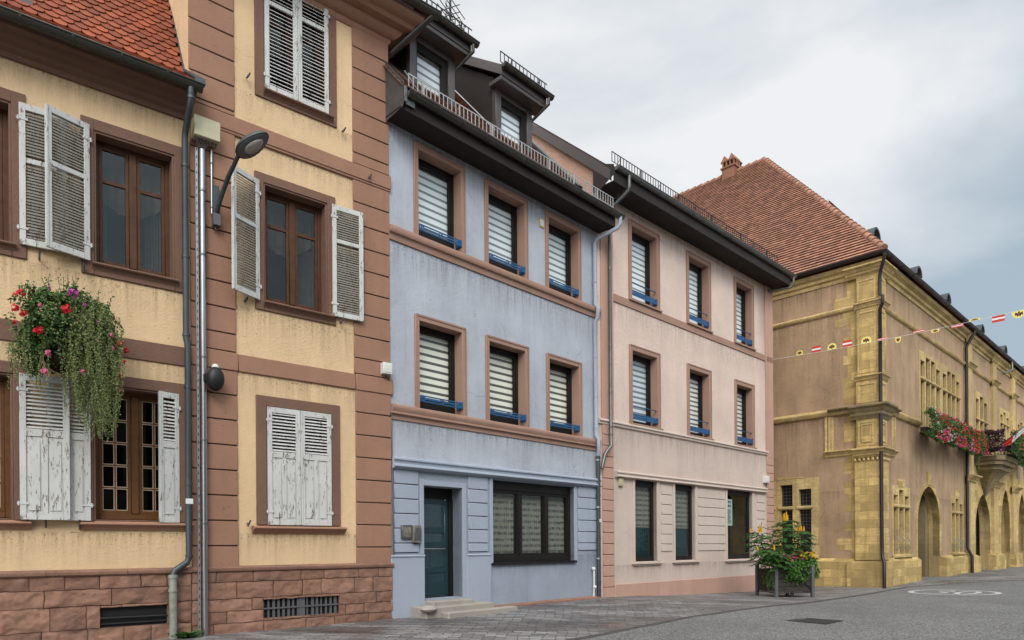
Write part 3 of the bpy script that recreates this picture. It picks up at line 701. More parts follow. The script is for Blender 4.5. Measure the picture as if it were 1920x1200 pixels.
# plinth
vent = (-1.25, -.36, -1.13, -.84)
blocks('plinth', A, M['rubble'], AL, -.02, -1.75, -.36, [.20, .24, .33, .25, .36], v=-.03, rough=.019, holes=[vent], rr=random.Random(8))
b = MB()
for (a, c) in zip([AL, -3.5, -2.6, -1.9, -.9], [-3.5, -2.6, -1.9, -.9, -.02]):
    b.sweep([(.02, -.27), (-.05, -.285), (-.085, -.31), (-.085, -.35), (-.06, -.372), (.02, -.372)], a+.003, c-.003)
split_build(b, 'plinth_cap', M['rubble'], A, bevel=.008)
b = MB(); b.wall(rect(AL, 0, -1.9, -.372), [rect(vent[0], vent[1], vent[2], vent[3])], -.012, [.3]); b.build('plinth_bed', M['mortar'], A)
b = MB(); b.box(vent[0], vent[1], .035, .045, vent[2], vent[3]); b.tube([(vent[0], -.01, -.99), (vent[1], -.01, -1.0)], .016, 8); b.tube([(vent[0], .01, -1.08), (vent[1], .01, -1.08)], .012, 8); b.build('vent_opening', M['iron'], A)
# wooden cornice, gutter, roof
prof = [(.0, 6.66), (-.04, 6.66), (-.06, 6.72), (-.13, 6.75), (-.15, 6.80), (-.26, 6.83), (-.30, 6.88), (-.38, 6.90), (-.40, 6.97), (0, 7.02)]
moulding(A, prof, AL, .02, M['brown2'], 'cornice')
gutter(A, AL, .07, -.50, 6.97, .085, M['bronze'], .62)
sl = math.atan2(7.53-7.03, .72); e = Vector((0, math.cos(sl), math.sin(sl)))
b = MB(); b.add([(AL, -.50, 7.0), (.02, -.50, 7.0), (.02, .25, 7.52), (AL, .25, 7.52), (AL, 3.0, 12.6), (.02, 3.0, 12.6)], [(0,1,2,3), (3,2,5,4)])
roof = b.build('roof', M['mortar'], A)
tile_field('roof_tiles', roof, M['tileA'], (AL, -.50, 7.015), (1,0,0), e, (0, -math.sin(sl), math.cos(sl)), 4.55, .80, .178, .125)
s2l = math.atan2(5.08, 2.75)
tile_field('roof_tiles', roof, M['tileA'], (AL, .22, 7.52), (1,0,0), (0, math.cos(s2l), math.sin(s2l)), (0, -math.sin(s2l), math.cos(s2l)), 4.55, 3.2, .178, .125, rr=random.Random(9))
b = MB(); vp = [(.0, -.53, 7.04), (.0, .24, 7.58), (.0, 3.0, 12.7)]
for dx in (0, .06): b.tube([(x+dx, y, z+.02) for x, y, z in vp], .030, 8)
b.box(-.05, .10, -.58, -.48, 6.98, 7.06); b.build('verge_flashing', M['zincd'], A)
b = MB(); b.box(-3.2, -2.05, .35, 1.6, 7.75, 9); b.box(-3.2, -1.98, .30, .38, 7.62, 7.78)
b.build('dormer', M['claddingbrown'], A); b = MB(); b.box(-2.35, -2.13, .33, .345, 7.78, 9); b.build('dormer_siding', M['peel'], A)
# downpipe
pipe(A, [(-.09, -.50, 6.9), (-.09, -.50, 6.72), (-.09, -.42, 6.62), (-.09, -.16, 6.42), (-.09, -.12, 6.3), (-.09, -.12, 3.24), (-.07, -.12, 3.16), (-.07, -.12, -.12), (-.10, -.12, -.2), (-.28, -.14, -.32), (-.305, -.14, -.40)], .048, M['zincd'],
     collars=[((-.09, -.12, z), (0,0,1)) for z in (5.9, 4.5, 3.3)] + [((-.07, -.12, z), (0,0,1)) for z in (2.5, 1.0, -.1)] + [((-.09, -.5, 6.75), (0,0,1))])
pipe(A, [(-.305, -.14, -.38), (-.305, -.14, -1.6)], .056, M['castiron'], 'cast_iron_pipe', [((-.305, -.14, -.41), (0,0,1)), ((-.305, -.14, -.62), (0,0,1)), ((-.305, -.14, -1.33), (0,0,1))])
b = MB(); b.box(-.125, -.02, -.172, -.166, .70, .78); b.build('pipe_sticker', M['stickerw'], A)
for x, z in ((-1.95, 4.05), (-1.43, 4.02), (-1.9, .38), (-1.5, .36)): b = MB(); b.tube([(x, -.02, z-.02), (x, -.1, z-.02)], .011, 6); b.tube([(x, -.1, z-.07), (x, -.1, z+.07)], .013, 6); b.build('shutter_catch', M['iron'], A)

# ------------------------------------------------------------------ B: tall yellow and brown house
B = thing('town_house', (FB.o[0], FB.o[1], 0), FB.a, 'tall narrow yellow house with brown banded corner strips and a heavy brown moulded cornice', 'house', 'houses along the street')
BL = -3.50
ho = [rect(-2.33, -1.18, 7.66, 9.62), rect(-2.35, -1.22, 4.12, 6.10), rect(-2.33, -1.18, .40, 2.38)]
b = MB(); b.wall(rect(BL, 0, -.36, 9.9), ho, 0, [.25]*3)
sidewall(b, [(0, -.36), (0, 9.9), (5, 9.9), (5, -.36)], BL); sidewall(b, [(0, -1.9), (0, 9.9), (7, 9.9), (7, -1.9)], 0); b.build('wall', M['yellow'], B)
b = MB(); b.box(BL+.002, -.002, .05, 6, -2.3, -.36); b.build('foundation', M['mortar'], B)
quoins(B, BL-.004, -2.815, 6.99, 9.50, .405, M['brown']); quoins(B, BL-.004, -2.815, 3.17, 6.70, .405, M['brown']); quoins(B, BL-.004, -2.80, -.30, 2.88, .405, M['brown'])
quoins(B, -.72, .02, 6.99, 9.50, .385, M['brown']); quoins(B, -.72, .02, 3.17, 6.70, .405, M['brown']); quoins(B, -.70, .03, -.30, 2.88, .41, M['brown'])
b = MB(); b.box(BL-.01, .05, -.055, .01, 6.74, 6.99); b.box(BL-.01, .035, -.04, .01, 6.70, 6.745)
b.box(BL-.01, -2.79, -.05, .01, 2.88, 3.17); b.box(-2.785, -.70, -.035, .01, 2.885, 3.165); b.box(-.695, .07, -.05, .01, 2.88, 3.17); split_build(b, 'band', M['brown'], B, bevel=.01)
W = casement(B, -2.31, -1.20, 7.68, 9.6, .18, M['woodbrown'], transom=9.0); surround(W, -2.33, -1.18, 7.66, 9.62, .15, M['brown2']); sill(W, -2.35, -1.12, 7.66, M['brown2'], .10, .075)
W = casement(B, -2.33, -1.24, 4.14, 6.08, .18, M['woodbrown'], transom=5.50); surround(W, -2.35, -1.22, 4.12, 6.10, .15, M['brown2']); sill(W, -2.37, -1.12, 4.13, M['brown2'], .10, .075)
W = casement(B, -2.31, -1.20, .42, 2.36, .18, M['woodbrown'], transom=1.7); surround(W, -2.33, -1.18, .40, 2.38, .17, M['brown2'], bottom=False); sill(W, -2.58, -.94, .385, M['brown'], .12, .085)
# closed shutters up and down, open ones on the middle floor
for u, lf in ((-2.32, True), (-1.19, False)):
    shutter(B, .56, 1.95, 'full', (u, -.035, 7.67), rad(0), (M['peel'], M['peel']), slat_pitch=.062, mid=.75, left=lf)
    shutter(B, .56, 1.97, 'half', (u, -.035, .40), rad(0), (M['peel'], M['peel']), panel_to=.60, slat_pitch=.055, left=lf)
shutter(B, .56, 1.98, 'full', (-2.44, -.05, 4.11), rad(25), SLW, slat_pitch=.042, tilt=63, left=False)
shutter(B, .58, 1.98, 'full', (-1.15, -.06, 4.12), rad(-3), SLW, slat_pitch=.042, tilt=63, mid=.68)
vb = (-2.41, -1.05, -1.15, -.84)
blocks('plinth', B, M['rubble'], BL-.02, .035, -1.7, -.36, [.17, .27, .20, .19, .24, .3], v=-.03, rough=.013, holes=[vb], rr=random.Random(21), wmin=.25, wmax=.95)
b = MB(); b.sweep([(.02, -.265), (-.03, -.275), (-.07, -.30), (-.075, -.335), (-.06, -.362), (.02, -.362)], BL-.02, -2.2); b.sweep([(.02, -.265), (-.03, -.275), (-.07, -.30), (-.075, -.335), (-.06, -.362), (.02, -.362)], -2.195, .05); split_build(b, 'plinth_cap', M['rubble'], B, bevel=.008)
b = MB(); b.wall(rect(BL, .02, -1.9, -.362), [rect(*vb)], -.012, [.3]); sidewall(b, [(-.012, -1.9), (-.012, -.362), (1, -.362), (1, -1.9)], .02); b.build('plinth_bed', M['mortar'], B)
b = MB(); b.box(vb[0], vb[1], .035, .045, vb[2], vb[3], 0)
b.box(vb[0], vb[1], -.02, .0, -1.005, -.98, 1); b.box(-1.78, -1.68, -.01, .02, vb[2], vb[3], 1)
x = vb[0]
while x < vb[1]: b.box(x, x+R.uniform(.02, .05), 0, .025, vb[2], vb[3], 1); x += .085
b.build('vent_grille', [M['frame'], M['grey']], B)
# cornice with mitred return
cp = [(.02, 9.46), (-.02, 9.46), (-.05, 9.50), (-.06, 9.55), (-.13, 9.57), (-.20, 9.63), (-.22, 9.66), (-.22, 9.69), (-.36, 9.70), (-.40, 9.74), (-.41, 9.76), (-.52, 9.78), (-.58, 9.83), (-.59, 9.90), (.02, 9.95)]
moulding(B, cp, BL-.4, 0, M['brown'], 'cornice', m1=-1)
b = MB(); b.sweep(cp, 0, 3.0, m0=1); b.build('cornice', M['brown'], B, rot=math.pi/2, ang=35)
b = MB(); b.add([(BL-.4, -.6, 9.96), (.6, -.6, 9.96), (.6, 3.5, 13.6), (BL-.4, 3.5, 13.6), (.6, 3, 9.96)], [(0,1,2,3), (1,4,2)]); b.build('roof', M['tileE2'], B)
gutter(B, BL-.4, .72, -.68, 9.98, .095, M['bronze'], .8)
cB = lambda u, v, z: Vector((math.cos(-FB.a)*(FC.at(u, v).x-FB.o[0]) - math.sin(-FB.a)*(FC.at(u, v).y-FB.o[1]), math.sin(-FB.a)*(FC.at(u, v).x-FB.o[0]) + math.cos(-FB.a)*(FC.at(u, v).y-FB.o[1]), z))
pe = cB(.12, .18, 9.38); pf = cB(.10, .12, 9.2); pg = cB(.12, .05, 9.0); ps = Vector((.58, -.66, 9.90))
pipe(B, [ps+Vector((.03,-.01,.03)), ps, pe, pf, pg], .058, M['bronze'], collars=[(ps.lerp(pe, t), pe-ps) for t in (.25, .55, .9)])
for x, z in ((-2.62, 7.72), (-.93, 7.48), (-2.68, 4.05), (-1.0, 4.04), (-2.66, .42), (-.42, 6.82)): b = MB(); b.tube([(x, -.02, z), (x, -.10, z)], .011, 6); b.tube([(x-.02, -.1, z-.05), (x+.01, -.1, z), (x+.03, -.1, z+.05)], .014, 6); b.build('shutter_catch', M['iron'], B)
# ------------------------------------------------------------------ C: blue-grey house
C = thing('town_house', (FC.o[0], FC.o[1], 0), FC.a, 'blue-grey rendered house with two dark dormers and blue window rails, between yellow and pink houses', 'house', 'houses along the street')
CW = 6.50; wx = ((.72, 1.84), (2.63, 3.77), (4.61, 5.72))
ho = [rect(a-.03, c+.03, 2.72, 4.48) for a, c in wx] + [rect(a-.03, c+.03, 6.08, 7.83) for a, c in wx] + [rect(.80, 1.82, -1.02, 1.23), rect(2.70, 5.50, -.33, 1.47)]
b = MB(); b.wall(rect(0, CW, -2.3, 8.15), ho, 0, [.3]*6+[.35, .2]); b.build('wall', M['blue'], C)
for i, (a, c) in enumerate(wx):
    modern_window(C, a, c, 2.72, 4.45, .27, M['blind2'], M['pinksurr']); modern_window(C, a, c, 6.08, 7.80, .27, M['blind1'], M['pinksurr'])
moulding(C, [(.01, 6.09), (-.09, 6.085), (-.10, 6.06), (-.10, 5.98), (-.085, 5.955), (-.045, 5.94), (-.03, 5.83), (.01, 5.83)], -.0, CW+.07, M['pinksurr'], 'band', bevel=.004)
moulding(C, [(.01, 2.73), (-.07, 2.725), (-.085, 2.70), (-.085, 2.64), (-.06, 2.60), (-.055, 2.58), (-.08, 2.57), (-.08, 2.545), (-.03, 2.53), (-.025, 2.44), (.01, 2.44)], .03, CW+.05, M['pinksurr'], 'band', bevel=.003)
moulding(C, [(.01, 1.73), (-.10, 1.725), (-.12, 1.70), (-.12, 1.67), (-.09, 1.655), (-.085, 1.60), (-.12, 1.585), (-.13, 1.55), (-.10, 1.52), (-.03, 1.50), (.01, 1.50)], .04, CW+.0, M['bluetrim'], 'cornice_moulding', bevel=.003)
for a, c in ((.09, .67), (1.99, 2.55), (5.66, 6.44)): quoins(C, a, c, -.10, 1.50, .283, M['bluetrim'], v=-.028, gap=.014, bev=.01)
b = MB(); b.box(.0, .80, -.04, .01, -2.2, -.14); b.box(1.92, 2.62, -.04, .01, -2.2, -.14); b.sweep([(.01,-.13),(-.05,-.135),(-.06,-.16),(-.04,-.19),(.01,-.2)], 0, .80); b.sweep([(.01,-.13),(-.05,-.135),(-.06,-.16),(-.04,-.19),(.01,-.2)], 1.92, 2.62)
b.box(.70, .80, -.03, .01, -.13, 1.36); b.box(1.82, 1.92, -.03, .3, -2.1, 1.33); b.box(.80, 1.82, -.031, .01, 1.23, 1.33)
b.box(2.62, 2.70, -.03, .01, -.35, 1.5); b.box(5.50, 5.60, -.03, .2, -.35, 1.5); split_build(b, 'base_trim', M['bluetrim'], C, bevel=.005)
# door
b = MB(); b.box(.80, 1.82, .30, .40, 1.00, 1.23); b.box(.80, .86, .30, .40, -1.02, 1.0); b.box(1.72, 1.82, .28, .40, -1.02, 1.0); b.box(.86, 1.72, .30, .40, -1.06, -1.0)
D0 = b.build('door', M['frame'], C, bevel=.004)
b = MB(); b.box(.87, 1.71, .33, .37, -.99, .99); b.box(.87, 1.0, .315, .34, -.99, .99); b.box(1.62, 1.71, .315, .34, -.99, .99)
for z in (-.99, -.52, .0, .30, .90): b.box(1.0, 1.62, .316, .34, z, z+(.12 if z > -.9 else .28))
b.build('door_leaf', M['teal'], D0, bevel=.006)
b = MB(); b.box(1.02, 1.60, .335, .337, .42, .90); b.box(1.02, 1.60, .335, .337, -.40, .0); b.build('door_curtain', M['curtain'], D0)
b = MB(); b.add([(.99,.322,-.7),(1.62,.322,-.7),(1.62,.322,.92),(.99,.322,.92)], [(0,1,2,3)]); b.build('pane', M['glass'], D0)
b = MB(); b.tube([(1.0, .29, -.02), (1.0, .25, -.02), (1.58, .25, -.02), (1.58, .29, -.02)], .011, 8); b.box(.93, .955, .28, .32, .36, .50); b.build('handle', M['alu'], D0)
# shop window: three panes
b = MB(); b.box(2.70, 5.50, .10, .2, 1.27, 1.47); b.box(2.70, 5.50, .10, .2, -.33, -.20)
for x0, x1 in ((2.70, 2.78), (3.65, 3.72), (4.57, 4.64), (5.42, 5.50)): b.box(x0, x1, .102, .2, -.2, 1.27)
W = b.build('shop_window', M['frame'], C, bevel=.004)
for x0, x1 in ((2.78, 3.65), (3.72, 4.57), (4.64, 5.42)):
    b = MB(); b.box(x0, x0+.045, .12, .19, -.2, 1.27); b.box(x1-.045, x1, .12, .19, -.2, 1.27); b.box(x0+.045, x1-.045, .121, .19, 1.2, 1.27); b.box(x0+.045, x1-.045, .121, .19, -.2, -.14); b.build('pane_frame', M['frame'], W)
    b = MB(); b.add([(x0+.03,.16,-.19),(x1-.03,.16,-.19),(x1-.03,.16,1.25),(x0+.03,.16,1.25)], [(0,1,2,3)]); b.build('pane', M['glass'], W)
    b = MB()
    n = 40; pts = [(x0 + (x1-x0)*i/n, .26+.012*math.sin(i*1.9+x0*5)) for i in range(n+1)]
    b.add([(x, y, -.2) for x, y in pts]+[(x, y, 1.3) for x, y in pts], [(i, i+1, n+2+i, n+1+i) for i in range(n)]); b.build('curtain', M['net'], W)
b = MB(); b.box(2.66, 5.54, -.07, .12, -.38, -.33); b.build('sill', M['frame'], W, bevel=.006)
b = MB(); b.box(2.6, 5.6, .5, .51, -.4, 1.5); b.box(5.56, 5.6, .21, .5, -.4, 1.5); b.box(2.6, 2.64, .21, .5, -.4, 1.5); b.box(2.6, 5.6, .21, .5, 1.48, 1.5); b.build('room', M['room'], W)
# eaves: boxed soffit, fascia, gutter
b = MB(); b.box(-.05, CW+.10, -.50, .02, 8.05, 8.10); b.box(.02, CW+.10, -.52, -.49, 8.04, 8.36); b.box(CW+.06, CW+.10, -.52, .3, 8.04, 8.36); b.build('eaves_box', M['darkbrown'], C, bevel=.004)
b = MB(); sidewall(b, [(-.60, 8.16), (-.56, 8.06), (.05, 7.99), (.05, 9.22), (-.60, 8.50)], -.05); b.box(-.05, .02, -.60, -.56, 8.14, 8.42); b.box(-.0, .22, -.57, -.54, 8.12, 8.46); b.build('eaves_end', M['zinc'], C, bevel=.004)
gutter(C, .02, CW+.28, -.60, 8.33, .090, M['bronze'], .62)
zr = lambda v: 9.1 + 1.11*v
b = MB(); b.add([(-.1, -.58, zr(-.58)-.03), (5.05, -.58, zr(-.58)-.03), (5.05, 3.6, zr(3.6)-.03), (-.1, 3.6, zr(3.6)-.03)], [(0,1,2,3)]); b.box(0, CW, -.5, .3, 8.1, 8.38)
roof = b.build('roof', M['mortar'], C)
a = math.atan(1.11)
tile_field('roof_tiles', roof, M['tileC'], (.0, -.58, zr(-.58)-.07), (1,0,0), (0, math.cos(a), math.sin(a)), (0, -math.sin(a), math.cos(a)), 5.02, 5.6, .17, .10, scale=False, tilt=.034, keep=lambda x, y: x < 5.0 and not ((.5 < x < 1.75 or 2.85 < x < 4.12) and y > .95))
guard(C, .12, CW+.06, -.50, 8.52, .25, M['guard'], .105)
b = MB(); b.add([(x, v, zr(v)+dz) for x, dz in ((5.0, .05), (5.20, .07), (5.20, -.12)) for v in (-.58, 3.5)], [(0,2,3,1), (2,4,5,3)]); b.build('verge_flashing', M['zinc'], C)
b = MB(); b.add([(5.0, -.5, 8.42), (CW+.05, -.5, 8.42), (CW+.05, 4, 8.50), (5.0, 4, 8.50)], [(0,1,2,3)]); b.build('flat_roof', M['zinc'], C)
# dormers
def dormer(x0, x1, gx0, gx1):
    b = MB(); zf, zt = 9.02, 10.06
    b.box(x0, x0+.17, 0, .12, zf, zt); b.box(x1-.17, x1, 0, .12, zf, zt); b.box(x0+.17, x1-.17, .001, .12, zt-.12, zt)
    Dm = b.build('dormer', M['claddingbrown'], C, bevel=.006)
    b = MB()
    for u in (x0+.002, x1-.002): sidewall(b, [(.06, zr(.06)-.05), (.06, zt), (.06, 10.3), (3.35, 12.7), (3.35, zr(3.35)-.05)], u)
    b.build('dormer_cheek', M['darkbrown'], Dm)
    b = MB()
    for u in (x0-.004, x1+.004):
        b.tube([(u, .02, zr(.0)+.02), (u, 1.6, zr(1.6)+.02)], .018, 6)
        pass
    b.build('cheek_flashing', M['alu'], Dm)
    # roof slab with deep fascia, rising to the back
    b = MB(); s = .68; y0, y1 = -.30, 3.3; t = .22
    for dz0, dz1, e0, e1 in ((10.14, 10.36, gx0+.04, gx1-.10),):
        b.add([(e0, y0, dz0), (e1, y0, dz0), (e1, y1, dz0+s*(y1-y0)), (e0, y1, dz0+s*(y1-y0)), (e0, y0, dz1), (e1, y0, dz1), (e1, y1, dz1+s*(y1-y0)), (e0, y1, dz1+s*(y1-y0))],
              [(0,3,2,1),(4,5,6,7),(0,1,5,4),(1,2,6,5),(2,3,7,6),(3,0,4,7)])
    b.box(gx0+.04, gx1-.10, y0+.02, .1, 10.06, 10.15); b.build('dormer_roof', M['claddingbrown'], Dm, bevel=.006)
    gutter(Dm, gx0, gx1, y0-.075, 10.33, .072, M['bronze'], .55)
    guard(Dm, gx0+.02, gx1-.05, y0+.03, 10.42, .24, M['iron'], .12)
    b = MB(); f = .06; a0, a1, z0, z1 = x0+.17, x1-.17, 9.0, zt-.12
    b.box(a0, a0+.05, .05, .12, z0-.2, z1); b.box(a1-.14, a1, .05, .12, z0-.2, z1); b.box(a0+.05, a1-.14, .051, .12, z1-.13, z1); W = b.build('dormer_window', M['frame'], Dm, bevel=.003)
    b = MB(); b.add([(a0+.03,.095,z0-.2),(a1-.12,.095,z0-.2),(a1-.12,.095,z1-.10),(a0+.03,.095,z1-.10)], [(0,1,2,3)]); b.build('pane', M['glass'], W) if False else b.build('pane', M['glass'], Dm)
    b = MB(); b.box(a0, a1, .15, .155, z0-.2, z1); b.build('blind', M['blind1'], Dm)
    pipe(Dm, [(gx1-.12, y0-.075, 10.28), (gx1-.12, y0-.075, 10.12), (gx1-.16, y0+.0, 10.06), (x1+.03, .06, 9.86), (x1+.03, .08, 9.5)], .036, M['bronze'], n=8)
dormer(.55, 1.71, .38, 2.00); dormer(2.90, 4.08, 2.75, 4.35)
b = MB()
for p, q in (((.15, -.35, 8.9), (.42, -.5, 8.50)),): b.tube([p, q], .01, 5)
b.tube([(.03, .35, 9.5), (.45, -.5, 8.55)], .012, 5); b.build('cable', M['alu'], C)
# downpipes at the seam
pipe(C, [(6.66, -.63, 8.30), (6.66, -.63, 8.12), (6.62, -.58, 8.02), (6.36, -.14, 7.80), (6.32, -.08, 7.70), (6.32, -.08, 6.12), (6.32, -.16, 6.05), (6.32, -.16, 5.8), (6.32, -.08, 5.7), (6.32, -.08, 2.82), (6.32, -.15, 2.72), (6.34, -.15, 2.42), (6.38, -.09, 2.3), (6.38, -.09, -1.35)], .05, M['bluetrim'],
     collars=[((6.32, -.08, z), (0,0,1)) for z in (7.5, 6.7, 4.8, 3.8, 3.0)] + [((6.38, -.09, z), (0,0,1)) for z in (2.2, 1.0, -.3)])
pipe(C, [(6.38, -.095, 2.3), (6.38, -.095, -1.36)], .054, M['zincd'], 'lower_downpipe', [((6.38, -.095, z), (0,0,1)) for z in (2.25, 1.3, .2, -.9)])
b = MB(); b.box(6.35, 6.43, -.152, -.148, .62, .70); b.build('pipe_sticker', M['stickerw'], C)
b = MB(); b.tube([(6.20, -.02, -.52), (6.22, -.06, -.6), (6.24, -.05, -.9), (6.23, -.04, -1.3)], .025, 6); b.ball((6.21, -.06, -.56), .05); b.ball((6.25, -.06, -1.02), .05); b.build('service_pipe', M['white'], C)
b = MB(); b.tube([(.03, -.03, 2.72), (.03, -.03, 2.42), (.05, -.03, 1.2), (.04, -.05, 1.0), (.05, -.045, -.12)], .013, 6); b.box(.0, .04, -.05, 0, 2.5, 2.56); b.build('wall_cable', M['zinc'], C)

# ------------------------------------------------------------------ D: pink house
D = thing('town_house', (FD.o[0], FD.o[1], 0), FD.a, 'pink rendered house with a deep dark eaves board, right of the blue house', 'house', 'houses along the street')
DW = 9.87; wx = ((1.48, 2.66), (4.36, 5.48), (7.25, 8.32)); GZ = gz
zc1, zc2 = 3.22, 1.83
up = [rect(a-.03, c+.03, 3.34, 5.38) for a, c in wx] + [rect(a-.03, c+.03, 6.70, 8.75) for a, c in wx]
lo = [rect(1.55, 2.60, -.42, 1.83), rect(3.52, 4.63, -.42, 1.83), rect(6.57, 8.28, -.44, 1.83)]
b = MB(); b.wall(rect(0, DW, 3.2, 9.25), up, 0, [.3]*6)
b.add([(DW, 0, -2.3), (DW, 9, -2.3), (DW, 9, 9.25), (DW, 0, 9.25)], [(0,1,2,3)]); b.build('wall', M['pinkrough'], D)
b = MB(); b.wall(rect(0, DW, -2.3, 3.2), lo, .002, [.2]*3); b.build('lower_wall', M['pinksmooth'], D)
b = MB(); sidewall(b, [(.0, 7.0), (.0, 9.75), (2.5, 11.93), (5, 14.1), (5, 7.0)], .001); b.build('gable_wall', M['gable'], D)
for i, (a, c) in enumerate(wx):
    modern_window(D, a, c, 3.34, 5.32, .27, M['blind3'] if i == 0 else M['blind4'], M['pinksurr'], sw=.13, bottom=.12, rail='bar'); modern_window(D, a, c, 6.70, 8.70, .27, M['blind1'], M['pinksurr'], sw=.13, bottom=.10, rail='bar')
    for z in (3.34, 6.70):
        b = MB(); b.box(a-.16, c+.2, -.08, .02, z-.05, z); b.build('sill', M['pinksurr'], D, bevel=.006)
b = MB(); b.box(.64, DW, -.03, .01, 6.45, 6.655); b.build('band', M['pinksurr'], D, bevel=.006)
moulding(D, [(.01, 3.30), (-.07, 3.295), (-.085, 3.27), (-.085, 3.24), (-.05, 3.22), (-.045, 3.17), (-.02, 3.16), (.01, 3.15)], 0, 9.40, M['pinktrim'], 'band', bevel=.003)
moulding(D, [(.01, 2.0), (-.09, 1.995), (-.11, 1.97), (-.11, 1.945), (-.08, 1.93), (-.075, 1.89), (-.11, 1.875), (-.115, 1.845), (-.03, 1.82), (.01, 1.82)], .68, 9.25, M['pinktrim'], 'cornice_moulding', bevel=.003)
quoins(D, .16, .62, -1.5, 3.18, .283, M['pinkdark'], v=-.03, gap=.014); quoins(D, 9.36, DW+.01, -1.8, 3.10, .283, M['pinkdark'], v=-.03, gap=.014)
b = MB(); b.box(.12, .64, -.03, .01, 3.25, 9.12); b.box(9.36, DW+.01, -.03, .01, 3.10, 9.12); b.box(9.30, 9.355, -.045, .01, 3.3, 9.12); split_build(b, 'corner_strip', M['pinkdark'], D, bevel=.006)
for a, c in ((2.82, 3.38), (4.80, 6.44), (8.62, 9.20)): quoins(D, a, c, -.16, 1.75, .283, M['pinktrim'], v=-.022, gap=.014, bev=.01)
b = MB(); b.box(.64, 9.34, -.035, .01, -2.2, -1.0); b.build('plinth', M['pinkdark'], D, bevel=.01)
def shopwin(u0, u1, z0, z1, kind):
    b = MB(); f = .09; v0, v1 = .10, .17
    b.box(u0, u0+f, v0, v1, z0, z1); b.box(u1-f, u1, v0, v1, z0, z1); b.box(u0+f, u1-f, v0+.001, v1, z1-.17, z1); b.box(u0+f, u1-f, v0+.001, v1, z0, z0+.13); W = b.build('shop_window', M['frame'], D, bevel=.004)
    b = MB(); b.add([(u0+f-.01,.135,z0+.12),(u1-f+.01,.135,z0+.12),(u1-f+.01,.135,z1-.16),(u0+f-.01,.135,z1-.16)], [(0,1,2,3)]); b.build('pane', M['glass'], W)
    b = MB(); b.box(u0-.09, u0, -.03, .01, z0, z1-.0); b.box(u1, u1+.13, -.03, .2, z0, z1-.0); b.build('window_surround', M['pinktrim'], W, bevel=.004)
    b = MB(); b.box(u0-.14, u1+.2, -.09, .1, z0-.07, z0-.01); b.box(u0-.06, u1+.12, -.05, .1, z0-.11, z0-.07); b.build('sill', M['pinktrim'], W, bevel=.008)
    n = 36
    def drape(mat, za, zb, y, nm):
        b = MB(); pts = [(u0+(u1-u0)*i/n, y+.014*math.sin(i*1.7)) for i in range(n+1)]
        b.add([(x, yy, za) for x, yy in pts]+[(x, yy, zb) for x, yy in pts], [(i, i+1, n+2+i, n+1+i) for i in range(n)]); b.build(nm, mat, W)
    if kind: drape(M['net'], z0+.95, z1-.1, .22, 'net_curtain'); drape(M['curtain'], z0, z0+.96, .24, 'teal_curtain')
    b = MB(); b.box(u0-.05, u1+.16, .7, .71, z0-.1, z1); b.box(u1+.14, u1+.16, .2, .7, z0-.1, z1); b.box(u0-.06, u0-.04, .2, .7, z0-.1, z1); b.box(u0-.05, u1+.16, .2, .7, z1, z1+.02); b.build('room', M['room'], W)
    return W
for i, (u0, u1, z0, z1) in enumerate(((1.55, 2.60, -.42, 1.82), (3.52, 4.63, -.42, 1.82), (6.57, 8.28, -.44, 1.82))):
    W = shopwin(u0, u1, z0, z1, i < 2)
b = MB(); b.box(6.68, 7.14, .118, .123, .66, 1.52); P = b.build('notice_poster', M['poster'], W)
b = MB()
for i in range(3):
    for k in range(2): b.box(6.75+.11*i+.0, 6.75+.11*i+.07, .114, .1165, 1.40-.13*k, 1.47-.13*k)
for i in range(16): b.box(6.74, 6.74+R.uniform(.18, .34), .114, .1165, 1.18-.03*i, 1.193-.03*i)
b.build('poster_print', M['ink'], W)
b = MB(); b.box(-.09, DW+.05, -.62, .02, 9.10, 9.13); b.box(-.09, DW+.05, -.64, -.61, 9.09, 9.47); sidewall(b, [(-.64, 9.52), (-.64, 9.26), (-.10, 9.0), (.03, 9.05), (.03, 9.80)], -.095); b.box(DW+.03, DW+.06, -.64, .4, 9.08, 9.42); b.build('eaves_box', M['darkbrown'], D, bevel=.004)
s = math.tan(rad(41))
b = MB(); f = [(-.52, 9.44), (5, 9.44+5.52*s), (5, 9.20+5.52*s), (-.52, 9.16)]
b.add([(x, v, z) for x in (-.10, -.04) for v, z in f], [(0,1,2,3), (4,7,6,5), (0,4,5,1), (1,5,6,2), (2,6,7,3), (3,7,4,0)])
b.build('verge_board', M['claddingbrown'], D)
b = MB(); b.add([(-.09, -.62, 9.42), (DW+.05, -.62, 9.42), (DW+.05, 5, 9.42+5.6*s), (-.09, 5, 9.42+5.6*s)], [(0,1,2,3)]); b.build('roof', M['tileE2'], D)
gutter(D, -.08, DW+.28, -.695, 9.45, .088, M['zinc'], .85)
guard(D, -.03, DW-.6, -.52, 9.66, .26, M['iron'], .12)
pipe(D, [(.42, -.72, 9.42), (.42, -.72, 9.12), (.42, -.70, 9.02), (.36, -.2, 8.74), (.30, -.12, 8.6), (.38, -.12, 8.5), (.38, -.12, 2.78), (.34, -.16, 2.6), (.20, -.13, 2.46), (.12, -.12, 2.35), (.02, -.10, 2.0)], .045, M['zinc'], collars=[((.38, -.12, z), (0,0,1)) for z in (8.3, 7.2, 5.2, 4.0, 3.1, 2.9)])
pipe(D, [(DW+.16, -.72, 9.42), (DW+.16, -.72, 9.15), (DW+.12, -.62, 9.05), (DW-.35, .0, 8.95)], .045, M['zinc'])
b = MB()
for i in range(7): x, t = .02-.03+.05*i, i/6
for i in range(14):
    t = i/13; p = Vector((.42, -.68, 9.08)).lerp(Vector((.36, -.2, 8.80)), t); b.tube([p, p+Vector((R.uniform(-.03,.03), R.uniform(-.03,.03), .16))], .003, 3)
